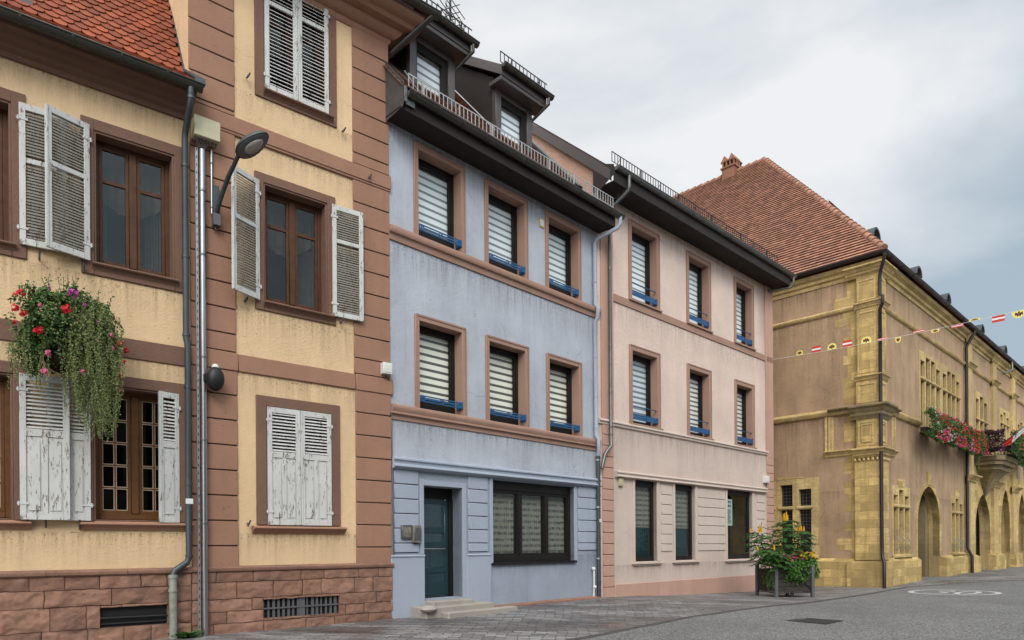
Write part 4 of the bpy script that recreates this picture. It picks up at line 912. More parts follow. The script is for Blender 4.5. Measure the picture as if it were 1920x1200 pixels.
b.build('bird_spikes', M['alu'], D)
# ------------------------------------------------------------------ E: town hall on the corner
E = thing('town_hall', (FE.o[0], FE.o[1], 0), FE.a, 'large brown rendered hall with yellow sandstone corner pier, arches and a steep orange tiled roof', 'building')
EL = 46.0
gw = [(1.62, 3.72, -.42, 2.22), (9.62, 11.72, -.42, 2.22)]
arches = [(14.05, 17.15, 2.55), (19.75, 22.15, 3.05), (24.4, 26.7, 3.05), (29.0, 31.3, 3.05), (33.6, 35.9, 3.05)]
dr = (4.66, 7.80)
bigw = (5.0, 11.55, 4.8, 7.95)
upw = [(14.1, 16.9, 4.3, 7.7), (19.6, 22.2, 4.9, 7.6), (24.3, 26.9, 4.9, 7.6), (29.0, 31.6, 4.9, 7.6), (33.7, 36.2, 4.9, 7.6)]
A_ = lambda a, c, zt, zs=.9: arch(a, c, -1.6, zs, zt, 8, .35)
ho = [rect(*w[:2], w[2], w[3]) for w in gw] + [arch(dr[0], dr[1], -1.6, .9, 2.42, 8, .12)] + [A_(*a) for a in arches] + [rect(*bigw)] + [rect(*w) for w in upw]
b = MB(); b.wall(rect(0, EL, -2.4, 10.1), ho, 0, [.2]*2 + [.42] + [.45]*5 + [.1]*6, lip=1)
b.build('wall', [M['hallwall'], M['halltrim']], E)
b = MB(); b.wall(rect(-13.5, 0, -2.4, 10.1), [rect(-4.45, -2.05, -.42, 2.55)], 0, [.3]); b.build('end_wall', M['hallwall'], E, rot=E1R)
# passages behind the arches, shadow put into their dark stone colour
b = MB()
b.box(13.2, 38, 3.6, 3.7, -2, 3.4); b.box(13.2, 13.4, .46, 3.6, -2, 3.4); b.box(37.8, 38, .46, 3.6, -2, 3.4); b.box(13.2, 38, .46, 3.7, 3.4, 3.5)
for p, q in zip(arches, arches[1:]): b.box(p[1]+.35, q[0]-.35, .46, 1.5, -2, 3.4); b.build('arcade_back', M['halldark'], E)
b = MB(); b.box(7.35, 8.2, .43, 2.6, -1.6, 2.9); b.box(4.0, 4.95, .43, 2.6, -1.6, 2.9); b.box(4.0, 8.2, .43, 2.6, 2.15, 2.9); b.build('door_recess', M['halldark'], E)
b = MB(); b.box(4.70, 5.30, .30, .40, -1.5, .9); b.box(4.68, 5.36, .26, .42, .9, 1.0)
for i in range(7): b.box(4.78, 5.22, .27, .31, -1.35+.32*i, -1.12+.32*i)
b.box(4.9, 7.4, 2.4, 2.5, -1.5, 2.4); b.build('door', M['hallpipe'], E, bevel=.02)
def trimarch(a, c, zt, w, name, keystone=True, zs=.9, v=-.03, pt=.35):
    o = arch(a-w, c+w, -.50, zs, zt+w, 8, pt); i = arch(a, c, -.50, zs, zt, 8, pt); n = len(o); b = MB()
    for y in (v,): b.add([(x, y, z) for x, z in o[1:]+o[:1]] + [(x, y, z) for x, z in i[1:]+i[:1]], [(k, k+1, n+k+1, n+k) for k in range(n-1)])
    b.add([(x, v, z) for x, z in o[1:]+o[:1]] + [(x, .01, z) for x, z in o[1:]+o[:1]], [(k, k+1, n+k+1, n+k) for k in range(n-1)])
    b.add([(x, v, z) for x, z in i[1:]+i[:1]] + [(x, .25, z) for x, z in i[1:]+i[:1]], [(k, k+1, n+k+1, n+k) for k in range(n-1)])
    cx = (a+c)/2
    if keystone: b.box(cx-.25, cx+.25, v-.02, .0, zt+.05, zt+.62)
    return b.build(name, M['hallstone'], E)
trimarch(dr[0], dr[1], 2.42, .22, 'door_surround', pt=.12)
for a in arches: trimarch(a[0], a[1], a[2], .3, 'arch_surround', False)
b = MB()
for k, a in enumerate(arches): b.wall(rect(a[0]-(1.0 if k == 0 else 1.4), a[1]+1.3, -.5, 3.9), [arch(a[0]-.1, a[1]+.1, -.5, .9, a[2]+.1, 8, .35)], -.012, [0])
split_build(b, 'arcade_facing', M['hallstone'], E)
def stone_window(u0, u1, z0, z1, lights, tz, rot=0, v=-.02, depth=.15, step=.22, fr=.13, cat='stone_window', glassd=None, sill_=True):
    """lights: list of (x0, x1, tall)"""
    W = MB(); holes = []
    for x0, x1, tall in lights:
        zt = z1-fr-(0 if tall else step)
        holes += [rect(x0, x1, tz+.08, zt), rect(x0, x1, z0+.06, tz-.06)]
    # stepped head outline
    W.wall(rect(u0, u1, z0, z1), holes, v, [depth]*len(holes))
    W.add([(u0, v, z0), (u0, v, z1), (u1, v, z1), (u1, v, z0), (u0, .1, z0), (u0, .1, z1), (u1, .1, z1), (u1, .1, z0)], [(0,1,5,4),(1,2,6,5),(2,3,7,6)])
    for x0, x1, tall in lights: W.sweep([(v, tz+.075), (v-.05, tz+.05), (v-.05, tz-.02), (v, tz-.055)], x0-.06, x1+.06)
    if sill_: W.sweep([(v, z0+.05), (v-.12, z0+.0), (v-.12, z0-.06), (v, z0-.12)], u0, u1)
    o = W.build(cat, M['halltrim'], E, rot=rot, ang=30)
    g = MB(); g.add([(u0+.02, v+depth-.01, z0), (u1-.02, v+depth-.01, z0), (u1-.02, v+depth-.01, z1), (u0+.02, v+depth-.01, z1)], [(0,1,2,3)]); g.build('leaded_pane', M['leaded'], o, rot=rot)
    return o
for (u0, u1, z0, z1) in gw:
    w = (u1-u0-.26-.3)/3; L_ = [(u0+.13+i*(w+.15), u0+.13+i*(w+.15)+w, i == 1) for i in range(3)]
    o = stone_window(u0, u1, z0, z1, L_, 1.45)
    b = MB(); b.box((u0+u1)/2-.4, (u0+u1)/2+.4, -.035, 0, z1-.02, z1+.28); b.build('window_head', M['hallstone'], o)
    for i in range(3): b = MB(); x = L_[i][0]+w*.5; b.tube([(x, -.02, .3), (x, -.14, .12), (x, -.14, -.1), (x, -.02, -.25)], .018, 6); b.build('window_iron', M['castiron'], o)
o = stone_window(-4.45, -2.03, -.42, 2.57, [(-4.24, -3.77, False), (-3.52, -3.03, True), (-2.79, -2.31, False)], 1.43, rot=E1R, depth=.2, fr=.22, step=.2)
b = MB(); b.box(-1.0-1.03, -2.0, -.03, 0, -.4, 2.36); b.box(-4.45, -2.6, -.035, .0, 2.57, 2.62); b.build('window_trim', M['hallstone'], o, rot=E1R)
g8 = []; xx = 5.2
for gi in range(2):
    for i in range(4): g8.append((xx, xx+.56, i in (1, 2))); xx += .56+.18
    xx += .27
stone_window(5.0, 11.5, 4.8, 7.95, g8, 6.82, depth=.13, sill_=False, fr=.17)
for k, (u0, u1, z0, z1) in enumerate(upw):
    w = (u1-u0-.4-.4)/3; L_ = [(u0+.2+i*(w+.2), u0+.2+i*(w+.2)+w, i == 1) for i in range(3)]
    stone_window(u0, u1, z0, z1, L_, 6.75 if k else 6.3, depth=.13, sill_=False, fr=.17)
# corner pier
b = MB(); b.box(-.20, .66, -.20, .68, -.56, 3.02)
b.box(-.17, .60, -.17, .62, 3.45, 4.52); b.box(-.17, .60, -.17, .62, 5.0, 5.86); b.box(-.15, .56, -.15, .60, 6.05, 8.47); b.box(-.15, .56, -.15, .60, 8.66, 9.65)
split_build(b, 'corner_pier', M['hallstone'], E, bevel=.012)
b = MB()
def panel(x0, x1, z0, z1, side, fw=.06, p=.02):
    q = MB(); base = -.17 if z0 < 6 else -.15
    for r_ in ((x0, x0+fw, z0, z1), (x1-fw, x1, z0, z1), (x0+fw, x1-fw, z1-fw, z1), (x0+fw, x1-fw, z0, z0+fw)): q.box(r_[0], r_[1], base-p, base+.001, r_[2], r_[3])
    if side:
        q.v = [(y, -x, z) for x, y, z in q.v]
    b.add(q.v, q.f)
for z0, z1 in ((3.55, 4.42), (5.08, 5.78), (6.15, 8.35), (8.74, 9.5)):
    panel(-.10, .54, z0, z1, False); panel(-.56, .06, z0, z1, True)
for z0, z1 in ((3.66, 4.31),): panel(.02, .42, z0, z1, False, .03, .03); panel(-.44, -.06, z0, z1, True, .03, .03)
for z in (3.05,):
    for i in range(6): b.ball((-.16+.15*i, -.22, z), .06, 6, 4); b.ball((-.22, -.1+.15*i, z), .06, 6, 4)
split_build(b, 'pier_panel', M['halltrim'], E, bevel=.006)
def wrap(prof, uL, uR, name, mat, pR=None):
    b = MB(); b.sweep(prof, 0, uR, m0=1); q = MB(); q.sweep(prof, -uL, 0, m1=-1); q.v = [(y, -x, z) for x, y, z in q.v]; b.add(q.v, q.f)
    return b.build(name, mat, E, ang=35)
def corn(z0, z1, p, base=0): # stepped cornice profile, projecting p
    h = z1-z0; return [(.02, z0), (base, z0), (base-.2*p, z0+.22*h), (base-.28*p, z0+.25*h), (base-.32*p, z0+.42*h), (base-.62*p, z0+.60*h), (base-.66*p, z0+.68*h), (base-.95*p, z0+.78*h), (base-p, z0+.86*h), (base-.97*p, z0+.93*h), (base, z1), (.02, z1)]
wrap(corn(4.50, 5.02, .30, -.2), .80, .80, 'pier_cornice', M['halldark']); wrap(corn(4.72, 5.04, .30), 1.60, 1.90, 'frame_cornice', M['halldark'])
wrap(corn(3.12, 3.46, .22, -.18), .72, .75, 'pier_cornice', M['halltrim']); wrap(corn(3.22, 3.50, .20), 1.78, 1.85, 'frame_cornice', M['halltrim'])
wrap(corn(5.86, 6.06, .13, -.17), .66, .66, 'pier_cornice', M['halltrim']); wrap(corn(8.44, 8.68, .16, -.15), .66, .66, 'pier_cornice', M['halltrim'])
wrap(corn(9.62, 9.98, .30, -.15), .95, .95, 'pier_cornice', M['halltrim'])
wrap([(.02,4.78),(-.08,4.80),(-.16,4.90),(-.17,4.94),(-.02,5.05),(.02,5.05)], 13.4, 4.9, 'ledge', M['halltrim'])
wrap([(.02,8.52),(-.05,8.54),(-.10,8.60),(-.11,8.65),(-.02,8.72),(.02,8.72)], 13.4, EL, 'ledge', M['halltrim'])
wrap([(.02,9.66),(-.04,9.66),(-.06,9.78),(-.14,9.82),(-.16,9.92),(-.28,9.98),(-.32,10.10),(.02,10.12)], 13.4, EL, 'cornice', M['halltrim'])
# box frame round the corner, quoin patches
b = MB()
for u in (-1.78, 1.62):
    q = MB()
    for dx, dv in ((0, -.07), (.12, -.05), (.22, -.03)):
        uu = u+dx if u < 0 else u+.22-dx; q.box(uu, uu+.09, dv, .01, 3.45, 4.78)
    if u < 0: q.v = [(y, -x, z) for x, y, z in q.v]
    b.add(q.v, q.f)
split_build(b, 'frame_mullion', M['halltrim'], E, bevel=.01)
b = MB(); rr = random.Random(4); z = -.5
for rot_ in (1, 0):
    z = -.5
    while z < 9.6:
        h = rr.uniform(.26, .48); w = rr.choice([.2, .3, .45, .75]) if rot_ else rr.choice([.12, .2, .3])
        if 3.1 < z < 3.5 or 4.5 < z < 5: z += .3; continue
        q = MB(); q.box(-.66-w, -.6, -.008, .01, z, min(z+h, 9.6)) if rot_ else q.box(.6, .66+w, -.008, .01, z, min(z+h, 9.6))
        if rot_: q.v = [(y, -x, zz) for x, y, zz in q.v]
        b.add(q.v, q.f); z += h
b.build('quoin_stones', M['hallstone'], E)
# plinth
pl = lambda p: [(.02, -.50), (-.03, -.50), (-.04-p*.4, -.56), (-.06-p, -.62), (-.06-p, -2.4), (.02, -2.4)]
wrap([(y, z) for y, z in pl(.20)], .95, .95, 'pier_plinth', M['hallstone'])
b = MB(); b.sweep(pl(.10), -13.4, -.9); b.build('plinth', M['hallstone'], E, rot=E1R, ang=30)
b = MB()
for a, c, p in ((.9, 4.55, .12), (7.82, 9.3, .22), (9.25, 12.2, .10), (12.2, 13.9, .22), (17.2, 19.6, .22), (22.25, 24.2, .22), (26.8, 28.9, .22), (31.4, 33.4, .22), (36, 46, .2)): b.sweep(pl(p), a, c)
split_build(b, 'plinth', M['hallstone'], E, ang=30)
# pilasters
for x in (12.25, 17.45, 22.35, 27.0, 31.8, 36.4):
    b = MB(); b.box(x, x+1.0, -.16, .01, -.55, 2.95); b.box(x+.05, x+.95, -.14, .01, 3.3, 4.6); b.box(x+.1, x+.9, -.13, .01, 4.6, 8.5); b.box(x+.1, x+.9, -.13, .01, 8.7, 9.7)
    for (z0, z1, p) in ((2.93, 3.32, .32), (4.5, 4.66, .1), (8.46, 8.72, .18), (9.66, 10.0, .22)):
        b.sweep([(yy-.13, zz) for yy, zz in corn(z0, z1, p)][1:-1], x-.1-p*.5, x+1.1+p*.5)
    b.build('pilaster', M['halltrim'], E, ang=35)
# balcony with corbel
b = MB(); o_ = [(14.0, 0), (14.0, -.9), (14.4, -1.2), (17.4, -1.2), (17.8, -.9), (17.8, 0)]
def slab(pts, z0, z1, q): n = len(pts); q.add([(x, y, z0) for x, y in pts]+[(x, y, z1) for x, y in pts], [tuple(range(n))[::-1], tuple(range(n, 2*n))]+[(i, (i+1) % n, n+(i+1) % n, n+i) for i in range(n)])
slab(o_, 4.12, 4.34, b); slab([(15.9+(x-15.9)*.95, y*.92) for x, y in o_], 3.92, 4.12, b); slab([(15.9+(x-15.9)*.82, y*.78) for x, y in o_], 3.70, 3.92, b)
m_ = len(o_); vs = []
for k in range(13): t = k/12; vs += [(15.9+(x-15.9)*(.78-.72*t**.75), y*(.74-.66*t**.75), 3.70-1.25*t) for x, y in o_]
b.add(vs, [(k*m_+i, k*m_+(i+1) % m_, (k+1)*m_+(i+1) % m_, (k+1)*m_+i) for k in range(12) for i in range(m_)])
Bc = b.build('balcony', M['halldark'], E, ang=30)
b = MB(); ring = [(14.1, 0), (14.1, -.85), (14.45, -1.12), (17.35, -1.12), (17.7, -.85), (17.7, 0)]
for (a, c) in zip(ring, ring[1:]):
    L_ = math.hypot(c[0]-a[0], c[1]-a[1]); n = max(1, int(L_/.14))
    for z in (4.40, 5.15): b.tube([(a[0], a[1], z), (c[0], c[1], z)], .02, 6)
    for i in range(n): t = i/n; x, y = a[0]+(c[0]-a[0])*t, a[1]+(c[1]-a[1])*t; b.tube([(x, y, 4.34), (x, y, 5.15)], .010, 4)
b.build('balcony_railing', M['iron'], Bc)
# gutters and pipes
gutter(E, 0, EL, -.46, 10.22, .085, M['hallpipe'], 1.2, m0=1)
g_ = MB(); q = gutter(E, -13.4, 0, -.46, 10.22, .085, M['hallpipe'], 1.2, m1=-1, rot=E1R)
pipe(E, [(-.46, -.46, 10.2), (-.44, -.44, 10.0), (-.30, -.30, 9.7), (-.22, -.22, 9.5), (-.22, -.22, 8.8), (-.34, -.34, 8.7), (-.34, -.34, 8.45), (-.22, -.22, 8.3), (-.22, -.22, 5.4), (-.24, -.24, -.1), (-.26, -.26, -.45), (-.34, -.34, -.62), (-.34, -.34, -1.6)], .06, M['hallpipe'],
     collars=[((-.22, -.22, z), (0,0,1)) for z in (9.3, 7.4, 5.6)] + [((-.23, -.23, z), (0,0,1)) for z in (2.4, .6)])
pipe(E, [(12.1, -.46, 10.2), (12.1, -.44, 10.0), (12.05, -.12, 9.4), (12.05, -.12, -.2), (12.05, -.30, -.6), (12.05, -.30, -1.5)], .07, M['hallpipe'], collars=[((12.05, -.12, z), (0,0,1)) for z in (7, 3.2, 1)])
pipe(E, [(20.4, -.46, 10.2), (20.4, -.46, 9.7), (19.2, -.3, 9.3)], .06, M['zinc'])
# roof
s1_ = 1.239; s2_ = 1.28; ax, ay, az = 7.0, 7.39, 19.42; e0 = -.42; z0 = 10.25
b = MB()
b.add([(e0, e0, z0), (ax, ay, az), (ax, 16, az), (e0, 16, z0), (14.4, 16, z0)], [(0,1,2,3)])
b.add([(e0, e0, z0), (ax, ay, az), (14.4, e0, z0), (ax, 16, az), (14.4, 16, z0)], [(0,2,1), (1,2,4,3)])
roofE = b.build('roof', M['tileE2'], E)
a1 = math.atan((az-z0)/(ax-e0)); Ls = math.hypot(ax-e0, az-z0)
def keepE(x, y): # x runs from far (16) to near; u local = -y
    t = y/Ls; yy = 16-x; return yy > e0 + (ay-e0)*t - .03
tile_field('roof_tiles', roofE, M['tileE'], (e0-.05, 16, z0-.03), (0,-1,0), (math.cos(a1), 0, math.sin(a1)), (-math.sin(a1), 0, math.cos(a1)), 16.6, Ls, .20, .185, keep=keepE, scale=False, thick=.03, tilt=.06, jit=.003)
b = MB(); a2 = math.atan(s2_); n = 42
for i in range(n):
    v0 = e0+3.3*i/n; v1 = e0+3.3*(i+1.3)/n; x0 = v0+.45
    b.add([(x0, v0, z0+(v0-e0)*s2_+.03), (EL, v0, z0+(v0-e0)*s2_+.03), (EL, v1, z0+(v1-e0)*s2_-.0), (x0, v1, z0+(v1-e0)*s2_), (x0, v0, z0+(v0-e0)*s2_-.02), (EL, v0, z0+(v0-e0)*s2_-.02)], [(0,1,2,3), (4,5,1,0)])
b.add([(3.4, 2.88, z0+3.3*s2_), (EL, 2.88, z0+3.3*s2_), (EL, 6.2, z0), (3.4, 6.2, z0)], [(0,1,2,3)]); b.add([(EL, e0, z0), (EL, 2.88, z0+3.3*s2_), (EL, 6.2, z0)], [(0,1,2)])
b.build('long_roof', M['tileE2'], roofE, ang=0)
def ridge(p, q, r=.13, n=None, mat='tileE'):
    p, q = Vector(p), Vector(q); b = MB(); L_ = (q-p).length; n = n or int(L_/.38); d = (q-p)/n
    for i in range(n):
        a = p + d*i; c = a + d*1.12
        b.tube([a+Vector((0,0,.035)), c-Vector((0,0,.0))], [r*1.12, r*.86], 10)
    return b.build('ridge_tiles', M[mat], roofE, ang=40)
ridge((e0, e0, z0+.03), (ax, ay, az)); ridge((ax, ay, az), (ax, 16, az))
b = MB(); cx, cy = ax+.0, 9.2
b.box(cx-.45, cx+.45, cy-.42, cy+.42, az-1.2, az+.42); b.box(cx-.52, cx+.52, cy-.49, cy+.49, az+.42, az+.50); b.box(cx-.50, cx+.50, cy-.47, cy+.47, az+.80, az+.87)
for i in range(4):
    for sx in (-1, 1): b.box(cx+sx*.44-.04, cx+sx*.44+.04, cy-.42+.24*i, cy-.34+.24*i, az+.5, az+.8)
for i in range(3):
    for sy in (-1, 1): b.box(cx-.18+.16*i-.04, cx-.10+.16*i, cy+sy*.41-.04, cy+sy*.41+.04, az+.5, az+.8)
b.box(cx-.2, cx+.2, cy-.2, cy+.2, az+.5, az+.8)
for s in (-1, 1):   # two little tile tents on top
    yy = cy+s*.24
    b.add([(cx-.48, yy-.22, az+.87), (cx+.48, yy-.22, az+.87), (cx+.48, yy, az+1.22), (cx-.48, yy, az+1.22), (cx-.48, yy+.22, az+.87), (cx+.48, yy+.22, az+.87)], [(0,1,2,3), (3,2,5,4), (0,3,4), (1,5,2)])
b.v = [(cx+(x-cx)*.84, cy+(y-cy)*.84, az+(z-az)*.84-.14) for x, y, z in b.v]; b.build('chimney', M['tileC'], roofE)
for u, v in ((2.75, 1.25), (8.2, 1.25), (13.0, 1.25), (20.0, 1.25), (26.0, 1.25), (33.0, 1.25)):
    b = MB(); z = z0+(v-e0)*s2_-.35; r = .42; n = 10
    pts = [(r*math.cos(math.pi*i/n), r*math.sin(math.pi*i/n)) for i in range(n+1)]
    f = [(u+x, v-.45, z+h) for x, h in pts]; g2 = [(u+x, v+.9, z+h) for x, h in pts]; f2 = [(u+x*.8, v-.45, z+h*.8) for x, h in pts]; f3 = [(u+x*.8, v-.2, z+h*.8) for x, h in pts]
    m_ = len(pts); b.add(f+g2+f2+f3, [(i, i+1, m_+i+1, m_+i) for i in range(m_-1)] + [(i, i+1, 2*m_+i+1, 2*m_+i) for i in range(m_-1)] + [(2*m_+i, 2*m_+i+1, 3*m_+i+1, 3*m_+i) for i in range(m_-1)] + [tuple(range(3*m_, 4*m_))])
    b.build('eyebrow_dormer', M['zincd'], E)
# ------------------------------------------------------------------ doorstep of the blue house
def irregular_slab(H, x0, x1, y0, y1, z0, z1, mat, name, seed):
    r = random.Random(seed); b = MB(); n = 9
    out = [(x0+(x1-x0)*i/n, y0+r.uniform(-.02, .02)) for i in range(n+1)] + [(x1+r.uniform(0, .04), y0+(y1-y0)*.5), (x1, y1), (x0, y1), (x0-r.uniform(0, .04), y0+(y1-y0)*.5)]
    m = len(out); b.add([(x, y, z0) for x, y in out]+[(x, y, z1) for x, y in out], [tuple(range(m))[::-1], tuple(range(m, 2*m))]+[(i, (i+1) % m, m+(i+1) % m, m+i) for i in range(m)])
    return b.build(name, mat, H, bevel=.02, seg=2)
irregular_slab(C, .80, 1.84, -.30, .34, -1.3, -1.045, M['slabstone'], 'doorstep', 1)
irregular_slab(C, .45, 2.25, -.52, .02, -1.5, -1.13, M['slabstone'], 'doorstep', 2)
irregular_slab(C, .80, 2.7, -.74, -.50, -1.5, -1.235, M['slabstone'], 'doorstep', 3)
b = MB(); b.ball((.52, -.5, -1.16), .14, 10, 6, sc=(1.3, 1, .55)); b.build('scraper_stone', M['slabstone'], C)
def strip_along(Fx, u0, u1, v, mat, name, H, h=.02):
    b = MB(); n = 24; vs = []
    for i in range(n+1):
        u = u0+(u1-u0)*i/n; p = Fx.at(u, v); z = gz(p.x, p.y)
        wv = .02*noise.noise((u*2, 0, 3)); vs += [(u, v-.05+wv, z-.05), (u, v-.05+wv, z+h), (u, .0, z+h+.03), (u, .0, z-.05)]
    b.add(vs, [(4*i+j, 4*i+4+j, 4*i+4+(j+1) % 4, 4*i+(j+1) % 4) for i in range(n) for j in range(4)]); return b.build(name, mat, H, ang=60)
strip_along(FC, 2.4, 6.4, -.12, M['rubble'], 'footing', C, .03)

# ------------------------------------------------------------------ wall-mounted things on the houses
def on(F_, u, v, z): p = F_.at(u, v); return (p.x, p.y, z)
t = thing('junction_box', on(FB, -3.30, -.09, 6.38), FB.a, 'beige plastic junction box with cable glands above steel conduits on brown corner strip', 'junction box')
b = MB(); b.box(-.19, .19, -.14, .05, 0, .30); b.build('box', M['beige'], t, bevel=.012, seg=2)
b = MB(); b.box(-.195, .195, -.16, -.142, -.003, .303); b.build('lid', M['beige'], t, bevel=.01)
b = MB()
for i in range(7): b.tube([(-.15+.05*i, -.06, -.035), (-.15+.05*i, -.06, .01)], .015, 8)
for i in range(5): b.tube([(-.13+.05*i, -.06, -.03), (-.12+.03*i, -.045, -.09), (-.10+.02*i, -.03, -.13)], .006, 5)
b.build('cable_gland', M['grey'], t)
gB = lambda u, v=0: gz(FB.at(u, v).x, FB.at(u, v).y)
t = thing('conduit', on(FB, -3.34, -.10, gB(-3.34, -.1)), FB.a, 'thick steel cable conduit running down the brown corner strip from junction box to pavement', 'conduit', 'steel conduits below the junction box'); t['group'] = 'steel conduits below the junction box'
H0 = -gB(-3.34, -.1)
b = MB(); b.tube([(0, 0, -.05), (0, 0, 2.95+H0), (-.0, .0, 3.0+H0), (0, .0, 6.24+H0)], .046, 12); b.build('tube', M['alu'], t)
b = MB()
for z in (5.6, 4.6, 3.0, 1.7, .4): b.tube([(0, 0, z-.015+H0), (0, 0, z+.015+H0)], .054, 12); b.box(-.02, .02, 0, .08, z-.01+H0, z+.01+H0)
b.build('clamp', M['zinc'], t)
t = thing('conduit', on(FB, -3.42, -.07, gB(-3.34, -.1)), FB.a, 'thin perforated steel cable channel beside the thick conduit, nearest to the downpipe', 'conduit', 'steel conduits below the junction box')
b = MB(); b.box(-.018, .018, -.02, .03, -.05, 6.26+H0); b.build('channel', M['slotted'], t)
t = thing('conduit', on(FB, -3.19, -.06, 5.30), FB.a, 'short thin metal conduit from junction box down to the street lamp bracket', 'conduit', 'steel conduits below the junction box')
b = MB(); b.tube([(0, 0, 0), (0, 0, 1.02)], .019, 10); b.build('tube', M['alu'], t)
b = MB()
for z in (.1, .8): b.tube([(0, 0, z-.012), (0, 0, z+.012)], .025, 10)
b.build('clamp', M['zinc'], t)
# street lamp on an arm
t = thing('street_lamp', on(FB, -3.13, -.05, 5.2), FB.a, 'dark grey street lamp on an upswept arm fixed to the brown corner strip', 'street lamp')
b = MB(); b.box(-.045, .045, -.05, .05, .0, .56); b.build('bracket', M['zincd'], t, bevel=.008)
b = MB(); b.tube([(0, -.04, .12), (.02, -.20, .30), (.05, -.45, .52), (.09, -.80, .72)], [.033, .034, .034, .032], 12); b.build('arm', M['zincd'], t)
b = MB(); b.box(-.06, .05, -.11, .0, -.09, .09); b.tube([(-.03, -.05, -.09), (-.02, -.08, -.16), (.03, -.04, -.12), (.03, -.04, -.08)], .008, 5); b.build('fuse_box', M['grey'], t, bevel=.008)
dirv = Vector((.30, -.62, .26)).normalized(); sidev = Vector((.9, .43, 0)).normalized(); upv = sidev.cross(dirv).normalized()
if upv.z < 0: upv = -upv
hb = Vector((.09, -.80, .72)); 
def head_mesh(z0_, z1_, k):
    b = MB(); n, m_ = 22, 6; vs = []; L_ = .62
    prof = lambda s: .20*(math.sin(math.pi*min(1, max(0, s))**.72))**.62
    for j in range(m_+1):
        a = j/m_*math.pi/2
        for i in range(n):
            th = 2*math.pi*i/n; s = .5-.5*math.cos(th); wdt = .165*(math.sin(th))*(1.0-.22*math.cos(th+math.pi))*k
            s2 = .5+(s-.5)*k; ra = math.cos(a)
            p = hb + dirv*(L_*(.5+(s2-.5)*ra)) + sidev*(wdt*ra) + upv*(z0_+(z1_-z0_)*math.sin(a)); vs.append(p)
    b.add(vs, [(j*n+i, j*n+(i+1) % n, (j+1)*n+(i+1) % n, (j+1)*n+i) for j in range(m_) for i in range(n)] + [tuple(range(n))]); return b
head_mesh(-.02, .11, 1.0).build('lamp_head', M['zincd'], t); head_mesh(-.021, -.055, .92).build('rim', M['grey'], t)
hb = hb + dirv*.02
M['lampglass'] = simple('frosted_lamp_glass', (.33, .32, .30, 1), .15, 0, .35, 14, .8)
head_mesh(-.05, -.095, .55).build('lamp_glass', M['lampglass'], t)
# round black siren
t = thing('siren', on(FB, -3.20, -.06, 2.68), FB.a, 'round black dome-shaped siren beside the steel conduit below the brown band', 'siren')
b = MB(); b.ball((0, -.16, -.02), .17, 18, 12, sc=(.80, .62, 1.12)); b.build('dome', M['iron'], t)
b = MB(); b.ball((.02, -.09, .18), .055, 10, 8); b.box(-.03, .06, -.1, .06, .1, .17); b.build('sounder', M['white'], t)
b = MB(); b.tube([(-.08, -.02, .1), (-.19, -.02, .08), (-.20, -.02, -.08), (-.10, -.02, -.18), (-.02, -.05, -.2)], .009, 6); b.box(-.16, -.08, -.12, .03, -.06, .05); b.build('bracket', M['iron'], t)
def wallbox(F_, u, v, z, w, h, d, label, cat, mat, name, lid=True, lidmat=None, cable=False):
    t = thing(name, on(F_, u, v, z), F_.a, label, cat)
    b = MB(); b.box(0, w, -d, .03, 0, h); b.build('casing', mat, t, bevel=.006)
    if lid: b = MB(); b.box(w*.12, w*.88, -d-.008, -d, h*.14, h*.86); b.box(w*.3, w*.7, -d-.012, -d-.008, h*.4, h*.5); b.build('cover', lidmat or mat, t, bevel=.003)
    if cable: b = MB(); b.tube([(w*.4, -d*.5, .02), (w*.5, -d*.5, -.07), (w*.9, -.01, -.09), (w*1.2, 0, -.12)], .008, 5); b.build('cable', M['iron'], t)
    return t
wallbox(FB, -.19, -.04, 3.24, .19, .21, .10, 'white plastic alarm box above the brown band at the edge of the yellow house', 'alarm box', M['white'], 'alarm_box', cable=True)
M['brass'] = simple('yellow_enamel', (.50, .33, .07, 1), .4, 0, .15, 6)
wallbox(FC, 4.29, 0, 7.47, .17, .21, .02, 'small yellow framed plaque under the eaves between two upper windows of blue house', 'plaque', M['brass'], 'wall_plaque', lidmat=M['white'])
wallbox(FC, .23, -.03, .17, .24, .27, .04, 'flat pale square panel left of the metal letterbox beside the teal door', 'panel', M['zinc'], 'meter_cover', lidmat=M['slat'])
wallbox(FC, .49, -.03, .10, .19, .34, .07, 'small grey metal letterbox closest to the teal door', 'letterbox', M['slat'], 'letterbox', lidmat=M['zinc'])
wallbox(FD, .82, -.0, 1.60, .17, .20, .06, 'beige alarm box under the pink moulding near the zinc downpipe', 'alarm box', M['beige'], 'alarm_box')
wallbox(FD, 9.10, -.0, 2.18, .26, .24, .12, 'white box with a vent at the right end of the pink house', 'alarm box', M['white'], 'alarm_box', cable=True)
# tv aerial behind the dormers
ap = FC.at(3.0, 1.6); t = thing('tv_aerial', (ap.x, ap.y, 11.3), FC.a+rad(20), 'tall TV aerial with many thin rods on the roof of the blue house', 'aerial')
b = MB(); b.tube([(0, 0, -.6), (0, 0, 2.2)], .028, 8); b.build('mast', M['iron'], t)
b = MB()
for z, l in ((.35, .30), (.45, .22), (.95, .42), (1.12, .5), (1.25, .5), (1.42, .45)):
    b.tube([(-l, -.15, z), (l, -.15, z)], .010, 5); b.tube([(-l*.8, .12, z+.03), (l*.8, .12, z+.03)], .010, 5); b.tube([(0, -.25, z), (0, .3, z+.02)], .010, 5)
for s in (-1, 1): b.tube([(s*.38, -.1, .92), (s*.38, -.1, 1.28)], .011, 5)
for k in range(7): b.tube([(.02+.07*k, -.1, .18+.05*k), (.12+.07*k, -.2, .10+.05*k)], .007, 4); 
b.tube([(0, 0, .2), (.5, -.1, .55)], .011, 5)
b.build('rods', M['iron'], t)
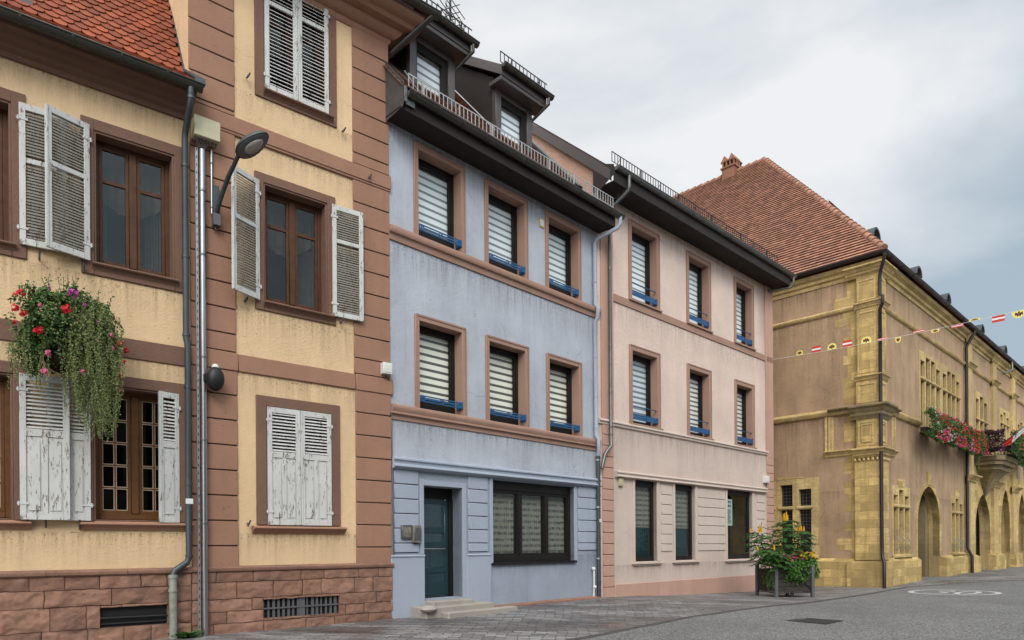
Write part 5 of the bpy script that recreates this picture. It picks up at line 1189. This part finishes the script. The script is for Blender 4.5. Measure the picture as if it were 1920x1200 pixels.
b = MB(); b.ball((.32, -.1, .34), .06, 8, 6); b.build('amplifier', M['iron'], t)

# ------------------------------------------------------------------ greenery helpers
def leaf(b, p, n, u, L_, w, bend=.15):
    n = n.normalized(); u = (u - n*u.dot(n)); u = u.normalized() if u.length > 1e-4 else n.orthogonal().normalized(); s = n.cross(u)
    b.add([p, p+u*L_*.45+s*w*.5-n*L_*bend*.2, p+u*L_-n*L_*bend, p+u*L_*.45-s*w*.5-n*L_*bend*.2], [(0,1,2,3)])
def rv(r): return Vector((r.gauss(0,1), r.gauss(0,1), r.gauss(0,1))).normalized()
def foliage(b, r, count, centre, radii, L0, L1, shell=.55, wr=.7, keep=None, clump=None):
    k = 0
    while k < count:
        d = rv(r); q = r.uniform(shell, 1)**.6; p = Vector((d.x*radii[0]*q, d.y*radii[1]*q, d.z*radii[2]*q))
        nz_ = noise.noise((p*(3.2/max(radii)) + Vector((centre[0]*3, 5, 2)))); p *= 1+.28*nz_
        if clump and noise.noise(p*clump+Vector((3,1,7))) < -.12: k += 1; continue
        if keep and not keep(p): k += 1; continue
        l = r.uniform(L0, L1); leaf(b, p+Vector(centre), (d*.7+rv(r)*.8+Vector((0,0,.5))), rv(r), l, l*wr); k += 1
def blossom(parent, c, r_, mat, rr, n=14, name='blossom'):
    b = MB(); c = Vector(c)
    for i in range(n):
        d = rv(rr); leaf(b, c+d*r_*.6, d+Vector((0,-.4,.2)), rv(rr), r_*.75, r_*.7, .1)
    return b.build(name, mat, parent, ang=0)
def trail(b, r, p0, length, L0, L1, dens=60, out=Vector((0,-.3,0)), sway=.08, stem=None):
    p = Vector(p0); n = int(length*dens); ph = r.uniform(0, 6); pts = [p.copy()]
    for i in range(n):
        t = i/n; st = length/n
        p = p + Vector((math.sin(ph+t*4)*sway*st*2, out.y*st*max(0, .6-t), -st)); pts.append(p.copy())
        for _ in range(2): l = r.uniform(L0, L1)*(1-.4*t); leaf(b, p+rv(r)*.015, Vector((r.uniform(-1,1), -1, r.uniform(-.2,1))), rv(r)+Vector((0,0,-.5)), l, l*.75)
    if stem is not None and len(pts) > 3: stem.tube(pts[::3], .003, 3)

# hanging basket on the left house
rr = random.Random(31)
t = thing('hanging_basket', on(FA, -1.70, -.42, 2.62), FA.a, 'huge overflowing hanging basket of red geraniums and trailing grey-green vines on yellow wall', 'flower basket')
b = MB(); b.ball((0, 0, -.02), .24, 14, 10, sc=(1, .9, .85)); b.build('basket', M['soil'], t)
b = MB(); b.tube([(0, .42, .55), (0, .0, .62), (0, -.02, .55), (0, 0, .2)], .014, 6); b.tube([(0, .40, .15), (0, .1, .5)], .012, 6); b.build('bracket', M['iron'], t)
b = MB(); foliage(b, rr, 10500, (.0, -.05, .42), (.64, .42, .52), .034, .066, .35, .75, clump=5.0)
foliage(b, rr, 2200, (-.30, -.02, .0), (.28, .26, .34), .028, .05, .3, .75, clump=6); foliage(b, rr, 1500, (.36, -.05, .05), (.33, .3, .5), .028, .05, .3, .75, clump=6)
st0 = MB()
for k in range(30):     # upright sprigs breaking the outline
    x = rr.uniform(-.55, .5); h = rr.uniform(.12, .30)*(1 if abs(x) > .2 else 1.25); z = .36+.45*math.sqrt(max(0, 1-(x/.72)**2)); sx = rr.uniform(-.4, .4)
    st0.tube([(x, -.05, z-.1), (x+sx*h, -.05, z-.05+h)], .004, 3)
    for i in range(16): f = i/16; leaf(b, Vector((x+sx*h*f, -.05+rr.uniform(-.2, .1), z-.05+h*f)), rv(rr)+Vector((0,-1,.4)), Vector((rr.uniform(-1,1), 0, .6)), rr.uniform(.025, .045), .022)
b.build('foliage', M['leafdk'], t, ang=0); st0.build('sprig_stems', M['stem'], t)
b = MB(); st = MB()
for k in range(120):
    x = rr.triangular(-.10, .66, .34); y = rr.uniform(-.42, -.02); z0_ = .55*math.sqrt(max(0.02, 1-((x-.05)/.72)**2))+rr.uniform(-.25, .12)+.2
    trail(b, rr, (x, y, z0_), rr.uniform(.6, 1.15)+max(0, .42-abs(x-.33))*1.5, .022, .040, 50, stem=st)
for k in range(22):
    x = rr.uniform(-.62, -.1); trail(b, rr, (x, rr.uniform(-.3, -.02), rr.uniform(0, .3)), rr.uniform(.25, .62), .024, .040, 44, stem=st)
for k in range(900):
    d = rv(rr); p = Vector((.1+d.x*.58, -.08-abs(d.y)*.40, .40+d.z*.45)); leaf(b, p, d+Vector((0,-.5,.3)), rv(rr), rr.uniform(.02, .035), .024)
b.build('trailing_vines', M['leafgrey'], t, ang=0); st.build('vine_stems', M['stem'], t)
FP = [(.05, 1.02-.28, 'bmag', .075), (-.02, .52, 'bred', .070), (-.60, .46, 'bred', .062), (-.50, .70, 'bred', .055), (-.48, .40, 'bred', .050), (-.32, .20, 'bred', .065), (-.70, .28, 'bred', .035), (-.22, -.08, 'bpink', .045), (-.26, -.32, 'bpink', .045), (-.66, .80, 'borange', .035), (.52, .12, 'bpink', .04), (.62, .22, 'bred', .055), (.70, .16, 'bred', .045), (.66, -.02, 'bred', .045), (.62, -.22, 'bred', .04), (.60, -.42, 'bpink', .035), (.50, .30, 'bpink', .035), (.16, -.26, 'bpink', .035), (.18, .62, 'bmag', .03), (-.3, .52, 'bpink', .03), (.34, .42, 'bmag', .025), (-.2, .92, 'bmag', .025)]
for x, z, m_, r_ in FP:
    x = max(x, -.56); z = min(z, .78 - .5*x*x)
    y = -.42*math.sqrt(max(.1, 1-(x/.78)**2))-.08; blossom(t, (x, y, z), r_, M[m_], rr, 22)

# flower troughs on the hall, local x along the wall
def trough(u0, u1, seed, label, cols, trailers=0, v=-.35, z=4.62, foli='leafdk', dens=1.0, name='flower_box', side=False):
    r = random.Random(seed); w = u1-u0
    t = thing(name, on(FE, 14.02, -u0, z) if side else on(FE, u0, v, z), FE.a-(math.pi/2 if side else 0), label, 'flower box', 'flower boxes on the hall')
    b = MB(); b.box(w*.25, w-.05, -.10, .14, -.16, .05)
    if not side: b.box(w*.5, w-.1, .12, .35, -.1, -.04); b.build('box', M['hallpipe'], t, bevel=.01)
    b = MB(); n = int(2600*w*dens/2.2)
    for i in range(n):
        x = r.uniform(-.12, w+.1); a = r.uniform(-.3, 3.6); q = r.uniform(.5, 1)**.6*(1+.3*noise.noise((x*1.3, a, seed)))
        p = Vector((x, -.08-math.cos(a-.8)*.12-.42*q*abs(math.sin(a*.5+.4)), .06+.56*q*math.cos(a))); l = r.uniform(.06, .11); leaf(b, p, rv(r)+Vector((0,-.7,.6)), rv(r), l, l*.75)
    b.build('foliage', M[foli], t, ang=0)
    for m_, k in cols:
        b = MB()
        for i in range(int(k*2.0*w*dens)):
            x = r.uniform(-.05, w+.05); a = r.uniform(-.1, 3.0); q = 1+.2*noise.noise((x*1.3, a, seed)); c = Vector((x, -.14-.48*q*abs(math.sin(a*.5+.4)), .08+.60*q*math.cos(a)))
            if noise.noise((x*1.1, a*.8, seed*3.1+ord(m_[1]))) < -.05: continue
            rad_ = r.uniform(.03, .055)
            for _ in range(7): d = rv(r); leaf(b, c+d*rad_*.6, d+Vector((0,-.6,.3)), rv(r), rad_, rad_, .1)
        o = b.build('blossoms', M[m_], t, ang=0); o['kind'] = 'stuff'
    if trailers:
        b = MB()
        for k in range(trailers): trail(b, r, (w*.62+r.uniform(-.15, .15), -.35, -.05), r.uniform(.7, 1.5), .05, .08, 16)
        b.build('trailing_stems', M['leafdk'], t, ang=0)
    return t
trough(3.7, 6.4, 3, 'left part of the flower box under the wide stone window, dense pink and red', [('bpink', 24), ('bred', 34), ('bwhite', 8)], name='flower_box')
trough(6.5, 9.3, 4, 'middle part of the flower box under the wide stone window, red, pink and lilac', [('bpink', 18), ('bred', 26), ('bmag', 8), ('borange', 16)])
trough(9.4, 12.3, 5, 'orange-red part of the flower box nearest the balcony with one long hanging stem', [('borange', 34), ('bred', 22), ('bpink', 6)], 7)
trough(.12, .62, 6, 'pink flowers hanging on the left side of the balcony railing nearest the wall', [('bpink', 22), ('bred', 8)], z=4.9, dens=2.0, side=True)
trough(.66, 1.2, 7, 'dark purple foliage plants on the left side of the balcony railing', [('bmag', 4)], z=4.95, foli='leafpurple', dens=2.4, side=True)
trough(14.4, 17.5, 18, 'red and green plants along the front of the balcony railing', [('borange', 14), ('bred', 12)], v=-1.22, z=4.85)
trough(17.6, 20.5, 8, 'red and green flower box just right of the balcony', [('borange', 26), ('bred', 20)], 5, v=-.7, z=4.75)
trough(21.0, 24.5, 9, 'pink and red flower box at the right edge of the photo', [('bpink', 22), ('bred', 20)], v=-.4, z=4.9)
# flag on the balcony
t = thing('flag', on(FE, 14.35, -1.1, 4.95), FE.a, 'blue, white and red flag furled along a slanting pole above the balcony', 'flag')
b = MB(); b.tube([(.05, .1, -.1), (-.2, -1.5, 1.15)], .02, 8); b.ball((-.2, -1.52, 1.17), .04); b.build('pole', M['zinc'], t)
for k, (m_, a0, a1) in enumerate((('red', .02, .28), ('flagwhite', .24, .74), ('flagblue', .50, 1.0))):
    b = MB(); n, q = 10, 8; vs = []
    for i in range(n+1):
        f = a0+(a1-a0)*i/n
        for j in range(q+1):
            g_ = j/q; fold = math.sin(g_*9+f*4)*.07
            vs.append((.05-.25*f+fold*.6+.03*k, -1.5*f-.02+fold*.4+g_*.05, -.02+1.15*f-g_*(.26+.06*math.sin(f*6))))
    b.add(vs, [(i*(q+1)+j, (i+1)*(q+1)+j, (i+1)*(q+1)+j+1, i*(q+1)+j+1) for i in range(n) for j in range(q)]); b.build('cloth', M[m_], t, ang=80)

# ------------------------------------------------------------------ planter by the pink house
PA = rad(8); PX, PY = 8.02, 20.35; PZ = gz(PX, PY)
t = thing('planter', (PX, PY, PZ), PA, 'square wooden street planter with dark metal corner posts and small feet', 'planter')
hw = .56; yy0, yy1 = -.55, .55
for sx in (-1, 1):
    for sy in (-1, 1): b = MB(); b.box(sx*hw-.045, sx*hw+.045, sy*.55-.045, sy*.55+.045, 0, .93); b.build('post', M['grey'], t, bevel=.006)
b = MB()
for i in range(4):
    z = .16+.165*i
    b.box(-hw+.02, hw-.02, -.535, -.505, z, z+.158); b.box(-hw+.02, hw-.02, .505, .535, z, z+.158); b.box(-hw+.0, -hw+.03, -.5, .5, z, z+.158); b.box(hw-.03, hw, -.5, .5, z, z+.158)
b.build('boards', M['planterwood'], t, bevel=.006)
b = MB()
b.tube([(0, -.55, .70), (hw-.05, -.55, .24)], .014, 6); b.tube([(hw-.02, -.1, .7), (hw+.0, -.5, .3)], .014, 6); b.tube([(-hw+.04, -.56, .14), (hw-.04, -.56, .14)], .018, 6); b.tube([(hw, -.5, .14), (hw, .5, .14)], .018, 6); b.tube([(-hw, -.5, .14), (-hw, .5, .14)], .018, 6); b.tube([(-hw+.04, -.555, .56), (hw-.04, -.555, .56)], .010, 6)
b.build('brace', M['iron'], t)
for x, y in ((-.1, -.4), (.3, .4)): b = MB(); b.tube([(x, y, 0), (x, y, .16)], .02, 8); b.tube([(x, y, 0), (x, y, .025)], .045, 10); b.build('foot', M['iron'], t)
b = MB(); b.box(-hw+.03, hw-.03, -.5, .5, .70, .74); b.build('soil', M['soil'], t)
PM = Matrix.Translation((PX, PY, PZ)) @ Matrix.Rotation(PA, 4, 'Z')
def pw(x, y, z=.74): return PM @ Vector((x, y, z))
def candle(x, y, h, tilt, seed, label, spikes):
    r = random.Random(seed); t = thing('candle_bush', pw(x, y), PA, label, 'plant', 'tall yellow-spiked plants in the planter')
    top = Vector((tilt[0], tilt[1], h)); st = MB(); st.tube([(0, 0, 0), top*.5+Vector((0, 0, .05)), top], .014, 6)
    b = MB()
    for k in range(32):
        f = .22+.78*k/31; base = top*f; an = k*2.4+seed; el = .42+.3*f; L_ = r.uniform(.40, .56)*(1.15-.30*f)
        d = Vector((math.cos(an), math.sin(an), math.sin(el)*.6)).normalized(); pts = [base]
        n = 7
        for i in range(1, n+1): s_ = i/n; pts.append(base + d*L_*s_ + Vector((0, 0, -.42*L_*s_*s_)))
        st.tube(pts, .004, 4)
        side = d.cross(Vector((0,0,1))).normalized()
        for i in range(1, n+1):
            for sg in (-1, 1):
                u_ = (side*sg*.8 + d*.6 + Vector((0,0,-.12))).normalized(); l = .185*(1-.25*abs(i/n-.55)*2)
                leaf(b, pts[i], Vector((0,0,1))+rv(r)*.25+d*.2, u_, l, .074, .25)
        leaf(b, pts[-1], Vector((0,0,1)), d, .14, .05, .3)
    b.build('leaves', M['leafbig'], t, ang=0); st.build('stem', M['stem'], t)
    for (sx, sy, sh) in spikes:
        q = MB(); p0 = top+Vector((sx, sy, -.02))
        for k in range(60):
            f = k/60; rad_ = .030*(1-.45*f); an = k*2.4; p = p0+Vector((math.cos(an)*rad_, math.sin(an)*rad_, .03+sh*f)); leaf(q, p, Vector((math.cos(an), math.sin(an), .3)), Vector((0,0,1)), .036, .030, .1)
        o = q.build('flower_spike', M['byel'], t, ang=0)
        q = MB()
        for k in range(10): an = k*2.4; f = k/10; leaf(q, p0+Vector((math.cos(an)*.012, math.sin(an)*.012, .03+sh+f*.03)), Vector((math.cos(an), math.sin(an), .3)), Vector((0,0,1)), .028, .018, .1)
        q.build('spike_tip', M['bdark'], o, ang=0)
        q = MB(); q.tube([top*.98, p0+Vector((0, 0, sh))], .006, 5); q.build('flower_stalk', M['stem'], t)
candle(-.05, .0, 1.46, (.05, -.05), 1, 'tallest spiked plant, rising from the middle of the planter', [(0, 0, .22), (.055, 0, .26), (.10, .02, .17), (.0, .06, .2)])
candle(.38, .05, 1.16, (.14, 0), 2, 'spiked plant at the right of the planter above the yellow daisies', [(0, 0, .17), (.06, 0, .15), (.14, 0, .13), (-.04, .03, .15)])
candle(-.38, .1, 1.12, (-.34, .05), 3, 'spiked plant leaning left from the planter with four short yellow spikes', [(0, 0, .14), (.06, .02, .18), (.1, 0, .26), (-.24, 0, .14)])
candle(-.34, -.32, .60, (-.34, -.10), 4, 'lowest spiked plant, its broad leaves spilling over the left front of the planter', [(.14, 0, .15), (-.34, .05, .10)])
r = random.Random(12)
def bush(x, y, z, radii, n, L0, L1, mat, label, name, seed, flowers=(), grp=None):
    r = random.Random(seed); t = thing(name, pw(x, y, .72), PA, label, 'plant'); b = MB(); foliage(b, r, n, (0, 0, z), radii, L0, L1, .45, .85, clump=7)
    b.build('foliage', mat, t, ang=0); q = MB()
    for k in range(14): d = rv(r); q.tube([(0, 0, -.02), (d.x*radii[0]*.6, d.y*radii[1]*.6, z+d.z*radii[2]*.5)], .004, 4)
    q.build('stems', M['stem'], t)
    for m_, k, rd_, lo in flowers:
        for i in range(k):
            d = rv(r); d.z = abs(d.z)*.9+lo; d.y = -abs(d.y); c = Vector((d.x*radii[0], d.y*radii[1], z+d.z*radii[2])); blossom(t, c, rd_*r.uniform(.7, 1.2), M[m_], r, 9)
    return t
bush(.08, -.42, .02, (.46, .34, .38), 4600, .045, .08, M['leafbright'], 'bright green bushy plant hanging over the front boards of the planter', 'bedding_plant', 5, [('bmag', 4, .03, .2)])
bush(.60, -.20, .08, (.32, .38, .42), 3400, .04, .07, M['leafbright'], 'green bushy plant with small pink flowers over the right side of the planter', 'bedding_plant', 6, [('bpink', 9, .028, -.3)])
bush(-.06, -.35, .32, (.26, .2, .2), 900, .04, .07, M['leafdk'], 'crimson flowering plant in the front centre of the planter', 'begonia', 7, [('bpink', 12, .05, .1), ('bred', 5, .045, .1)])
bush(.48, -.25, .36, (.34, .25, .22), 1100, .035, .06, M['leafdk'], 'low plant covered with yellow daisy flowers at the right of the planter', 'yellow_daisy', 8, [('byel', 34, .042, .15)])
bush(-.3, -.15, .45, (.42, .25, .26), 1000, .04, .065, M['leafdk'], 'plant with many small white flowers behind the leaning spiked plant', 'white_flowers', 9, [('bwhite', 22, .028, -.2)])
t = thing('trailing_plant', pw(-.52, -.3, .74), PA, 'dark trailing plant hanging down the left side of the planter', 'plant'); b = MB(); st = MB(); r = random.Random(17)
for k in range(26): trail(b, r, (r.uniform(-.22, .02), r.uniform(-.25, .35), r.uniform(-.02, .15)), r.uniform(.25, .62), .035, .06, 30, out=Vector((0, -.1, 0)), stem=st)
b.build('foliage', M['leafdk'], t, ang=0); st.build('stems', M['stem'], t)
# weed at the foot of the cast iron pipe
wp = FA.at(-.12, -.12); t = thing('weed', (wp.x, wp.y, gz(wp.x, wp.y)), 0, 'tuft of green weeds at the foot of the downpipe', 'weed'); b = MB(); r = random.Random(2)
for k in range(150):
    an = r.uniform(0, 6.28); l = r.uniform(.08, .22); d = Vector((math.cos(an), math.sin(an), r.uniform(.4, 2))).normalized(); p = Vector((r.uniform(-.1, .1), r.uniform(-.06, .06), 0)); leaf(b, p+d*l*.3, d.cross(Vector((0,0,1)))+Vector((0,0,.6)), d, l, .035, .3)
b.build('leaves', M['leafdk'], t, ang=0)

# ------------------------------------------------------------------ road things
gm = lambda x, y: gz(x, y)+.02
t = thing('manhole_cover', (5.80, 13.30, gm(5.8, 13.3)), rad(44), 'square dark asphalt-filled manhole cover set in the road', 'manhole cover')
b = MB(); b.box(-.36, .36, -.36, .36, -.02, .006); b.build('cover', simple('dark_patch', (.028, .028, .028, 1), .8, 0, .5, 30, .3, .8), t, bevel=.003)
b = MB()
for s in (-1, 1): b.box(-.40, .40, s*.38-.02, s*.38+.02, -.02, .009); b.box(s*.38-.02, s*.38+.02, -.36, .36, -.02, .009)
b.build('frame', M['iron'], t, bevel=.003)
M['roadpaint'] = plaster('road_paint', (.42, .42, .405, 1), .6, 90, .3, .2, crack=False, speck=.35)
cx_, cy_ = 13.65, 21.35; b = MB(); n = 64; ra, rb = 1.42, 1.22
for i in range(n+1):
    a = 2*math.pi*i/n; ca, sa = math.cos(rad(44)), math.sin(rad(44))
    for k in (1, .865):
        lx, ly = ra*k*math.cos(a), rb*k*math.sin(a); x, y = cx_+lx*ca-ly*sa, cy_+lx*sa+ly*ca; b.v.append((x, y, gm(x, y)+.006))
for i in range(n): b.f.append((2*i, 2*i+1, 2*i+3, 2*i+2)); b.m.append(0)
def stroke(pts, w, closed=False):
    pts = [Vector((p[0], p[1], 0)) for p in pts]; k = len(pts); vs = []
    for i, p in enumerate(pts):
        a = pts[i-1] if (i or closed) else p; c = pts[(i+1) % k] if (i < k-1 or closed) else p
        d = (c-a).normalized(); nn = Vector((-d.y, d.x, 0))*w/2
        for s in (-1, 1):
            q = p+nn*s; ca, sa = math.cos(rad(-46)), math.sin(rad(-46)); x, y = cx_+q.x*ca-q.y*sa, cy_+q.x*sa+q.y*ca; vs.append((x, y, gm(x, y)+.006))
    m_ = k if closed else k-1; b.add(vs, [(2*i, 2*i+1, (2*i+3) % (2*k), (2*i+2) % (2*k)) for i in range(m_)])
stroke([(-.62, .75), (-.2, .82), (-.12, .45), (-.38, .06), (-.1, -.3), (-.2, -.78), (-.62, -.75)], .15)
stroke([(.38+.24*math.cos(2*math.pi*i/20), .80*math.sin(2*math.pi*i/20)) for i in range(20)], .15, True)
tag(b.build('road_marking', M['roadpaint'], ang=0), kind='structure')
# bunting from the pink house across the street
Pb0 = FD.at(DW+.02, -.02); Pb0.z = 6.62; Pb1 = Vector((15.9, 18.6, 6.80))
t = thing('bunting', tuple(Pb0), 0, 'string of small red-white and yellow crested flags across the street', 'bunting')
def bp(f): return (Pb1-Pb0)*f + Vector((0, 0, -.12*4*f*(1-f)))
b = MB(); b.tube([bp(i/30) for i in range(31)], .0045, 5); b.build('string', M['flagwhite'], t)
b = MB(); b.tube([(0, 0, 0), (-.15, .1, .05)], .012, 5); b.build('hook', M['iron'], t)
FLG = [(.105, 'y', .8, .7), (.168, 'r', 1.0, .9), (.225, 'y', 1.0, .9), (.28, 'r', 1.0, .9), (.345, 'y', 1.0, .95), (.40, 'r', .35, .9), (.45, 'y', -.9, .5), (.515, 'r', .4, .9), (.565, 'y', -.5, .7), (.63, 'r', -.4, .95), (.68, 'y', .35, .9), (.745, 'r', -.9, .95), (.80, 'y', -1.0, 1.0), (.86, 'r', -1.0, 1.0), (.92, 'y', 1.0, 1.0)]
M['crestblk'] = simple('crest_black', (.015, .013, .012, 1), .7)
dr_ = (Pb1-Pb0).normalized(); nrm_ = dr_.cross(Vector((0,0,1))).normalized()
if nrm_.y > 0: nrm_ = -nrm_
for f, kd, up_, wd in FLG:
    h = .21*abs(up_); s = 1 if up_ > 0 else -1; w = .32*wd; p = bp(f)
    def fl(pts, e, mat, parent, nm):
        b = MB(); n = len(pts); 
        vs = [p + dr_*x*w/2 + Vector((0, 0, s*z*h)) + nrm_*e for x, z in pts]; b.add(vs, [tuple(range(n))]); b.add([v-nrm_*.003 for v in vs], [tuple(range(n))[::-1]]); return b.build(nm, mat, parent, ang=0)
    if kd == 'r':
        o = fl([(-1, 0), (1, 0), (1, 1), (-1, 1)], 0, M['red'], t, 'flag')
        fl([(-1, .36), (1, .36), (1, .64), (-1, .64)], .006, M['flagwhite'], o, 'white_stripe')
    else:
        o = fl([(-1, 0), (1, 0), (1, .5), (.75, .85), (.2, 1), (-.2, 1), (-.75, .85), (-1, .5)], 0, M['flagyellow'], t, 'flag')
        b_ = [(-.1, .12), (.1, .12), (.14, .35), (.55, .2), (.62, .7), (.38, .5), (.22, .82), (.0, .65), (-.22, .82), (-.38, .5), (-.62, .7), (-.55, .2), (-.14, .35)]
        fl(b_, .006, M['crestblk'], o, 'crest'); fl([(-.10, .38), (.10, .38), (.10, .60), (-.10, .60)], .010, M['red'], o, 'crest_shield')

# the other side of the street, which the window panes reflect and which keeps light off the lower floors
FO = Fr((8.6, -6.2), (-1.03, -1.0))
OM = [plaster('opposite_plaster_%d' % i, c, .3, 60, .3, .3) for i, c in enumerate(((.16, .13, .09, 1), (.13, .08, .06, 1), (.17, .155, .13, 1)))]
for i, (u0, w, h, lab) in enumerate(((-24, 11, 9.2, 'tan house across the street opposite the stone hall, seen only as a reflection'), (-12.6, 9, 10.6, 'red-brown house across the street opposite the pink house, seen only as a reflection'), (-3.2, 10, 9.6, 'pale house across the street opposite the yellow houses, seen only as a reflection'), (7.2, 12, 10.2, 'tan house across the street at its near end, seen only as a reflection'))):
    p = FO.at(u0, 0); t = thing('opposite_house', (p.x, p.y, -1.6), FO.a, lab, 'house', 'houses across the street')
    ww = []
    for fl in range(3):
        x = .9
        while x < w-1.6: ww.append(rect(x, x+1.1, .9+3.2*fl, 2.9+3.2*fl)); x += 2.3
    b = MB(); b.wall(rect(0, w, -.6, h+.6), ww, 0, [.25]*len(ww)); b.box(0, w, .3, 7, -.5, h); b.build('wall', OM[i % 3], t)
    b = MB()
    for q in ww: b.add([(q[0][0], .2, q[0][1]), (q[1][0], .2, q[1][1]), (q[2][0], .2, q[2][1]), (q[3][0], .2, q[3][1])], [(0,1,2,3)])
    b.build('window', M['leaded'], t)
    b = MB(); b.add([(-.2, -.5, h+.4), (w+.2, -.5, h+.4), (w+.2, 3.6, h+3.6), (-.2, 3.6, h+3.6), (w+.2, 7.6, h+.4), (-.2, 7.6, h+.4)], [(0,1,2,3), (3,2,4,5), (0,3,5), (1,4,2)]); b.build('roof', M['tileE2'], t)
# ------------------------------------------------------------------ sky, sun
w = bpy.data.worlds.new('World'); scene.world = w; w.use_nodes = True; nt = w.node_tree; nt.nodes.clear()
def wn(t, **k):
    n = nt.nodes.new(t)
    for a, b in k.items(): setattr(n, a, b)
    return n
SUN_EL = rad(38)      # light from behind the camera, a little to the right
sky = wn('ShaderNodeTexSky', sky_type='NISHITA', sun_disc=False); sky.sun_elevation = SUN_EL; sky.sun_rotation = math.atan2(.06, -.998); sky.air_density = 1.2; sky.dust_density = 3
tc = wn('ShaderNodeTexCoord'); mp = wn('ShaderNodeMapping'); mp.inputs['Scale'].default_value = (1, 1, 2.0); mp.inputs['Location'].default_value = (.35, .1, .2); nt.links.new(tc.outputs['Generated'], mp.inputs[0])
n1 = wn('ShaderNodeTexNoise'); n1.inputs['Scale'].default_value = 1.5; n1.inputs['Detail'].default_value = 7; n1.inputs['Roughness'].default_value = .52; n1.inputs['Distortion'].default_value = .3; nt.links.new(mp.outputs[0], n1.inputs[0])
sx = wn('ShaderNodeSeparateXYZ'); nt.links.new(tc.outputs['Generated'], sx.inputs[0])
def wm(op, a, b=0.0):
    n = wn('ShaderNodeMath', operation=op)
    for i, x in enumerate((a, b)):
        if hasattr(x, 'links'): nt.links.new(x, n.inputs[i])
        else: n.inputs[i].default_value = x
    return n.outputs[0]
# cloud deck: thinner and greyer towards the north-east, brighter where the sun stands behind it
g1 = wm('ADD', wm('MULTIPLY', sx.outputs[0], -.55), wm('MULTIPLY', sx.outputs[2], .65))
val = wm('ADD', wm('SUBTRACT', wm('MULTIPLY', n1.outputs[0], 1.9), .45), wm('MULTIPLY', g1, .55))
rp = wn('ShaderNodeValToRGB'); e = rp.color_ramp.elements; e[0].position = .30; e[0].color = (.43, .535, .615, 1); e[1].position = .80; e[1].color = (.97, .98, .99, 1); m1 = rp.color_ramp.elements.new(.54); m1.color = (.67, .73, .78, 1); nt.links.new(val, rp.inputs[0])
sd = Vector((.06, -.998, math.tan(SUN_EL))).normalized()
dp = wn('ShaderNodeVectorMath', operation='DOT_PRODUCT'); nt.links.new(tc.outputs['Generated'], dp.inputs[0]); dp.inputs[1].default_value = tuple(sd)
gain = wm('ADD', wm('MULTIPLY', wm('POWER', wm('MAXIMUM', dp.outputs['Value'], 0.0), 1.5), SUNGLOW), 1.0)
hs = wn('ShaderNodeVectorMath', operation='SCALE'); nt.links.new(rp.outputs[0], hs.inputs[0]); nt.links.new(gain, hs.inputs['Scale'])
b1 = wn('ShaderNodeBackground'); nt.links.new(hs.outputs[0], b1.inputs[0]); b1.inputs[1].default_value = CLOUD
b2 = wn('ShaderNodeBackground'); nt.links.new(sky.outputs[0], b2.inputs[0]); b2.inputs[1].default_value = .10
mx = wn('ShaderNodeMixShader'); mx.inputs[0].default_value = .12; nt.links.new(b1.outputs[0], mx.inputs[1]); nt.links.new(b2.outputs[0], mx.inputs[2])
wo = wn('ShaderNodeOutputWorld'); nt.links.new(mx.outputs[0], wo.inputs[0])
L = bpy.data.lights.new('sun', 'SUN'); L.energy = SUNE; L.angle = rad(25); L.color = (1, .96, .90)
so = bpy.data.objects.new('sun', L); COL.objects.link(so); so.rotation_euler = (-sd).to_track_quat('-Z', 'Y').to_euler(); so.location = sd*40
scene.view_settings.view_transform = 'Standard'; scene.view_settings.look = 'None'; scene.view_settings.gamma = 1; scene.view_settings.exposure = EXPO
scene.cycles.max_bounces = 6; scene.cycles.transparent_max_bounces = 8; scene.cycles.use_denoising = True
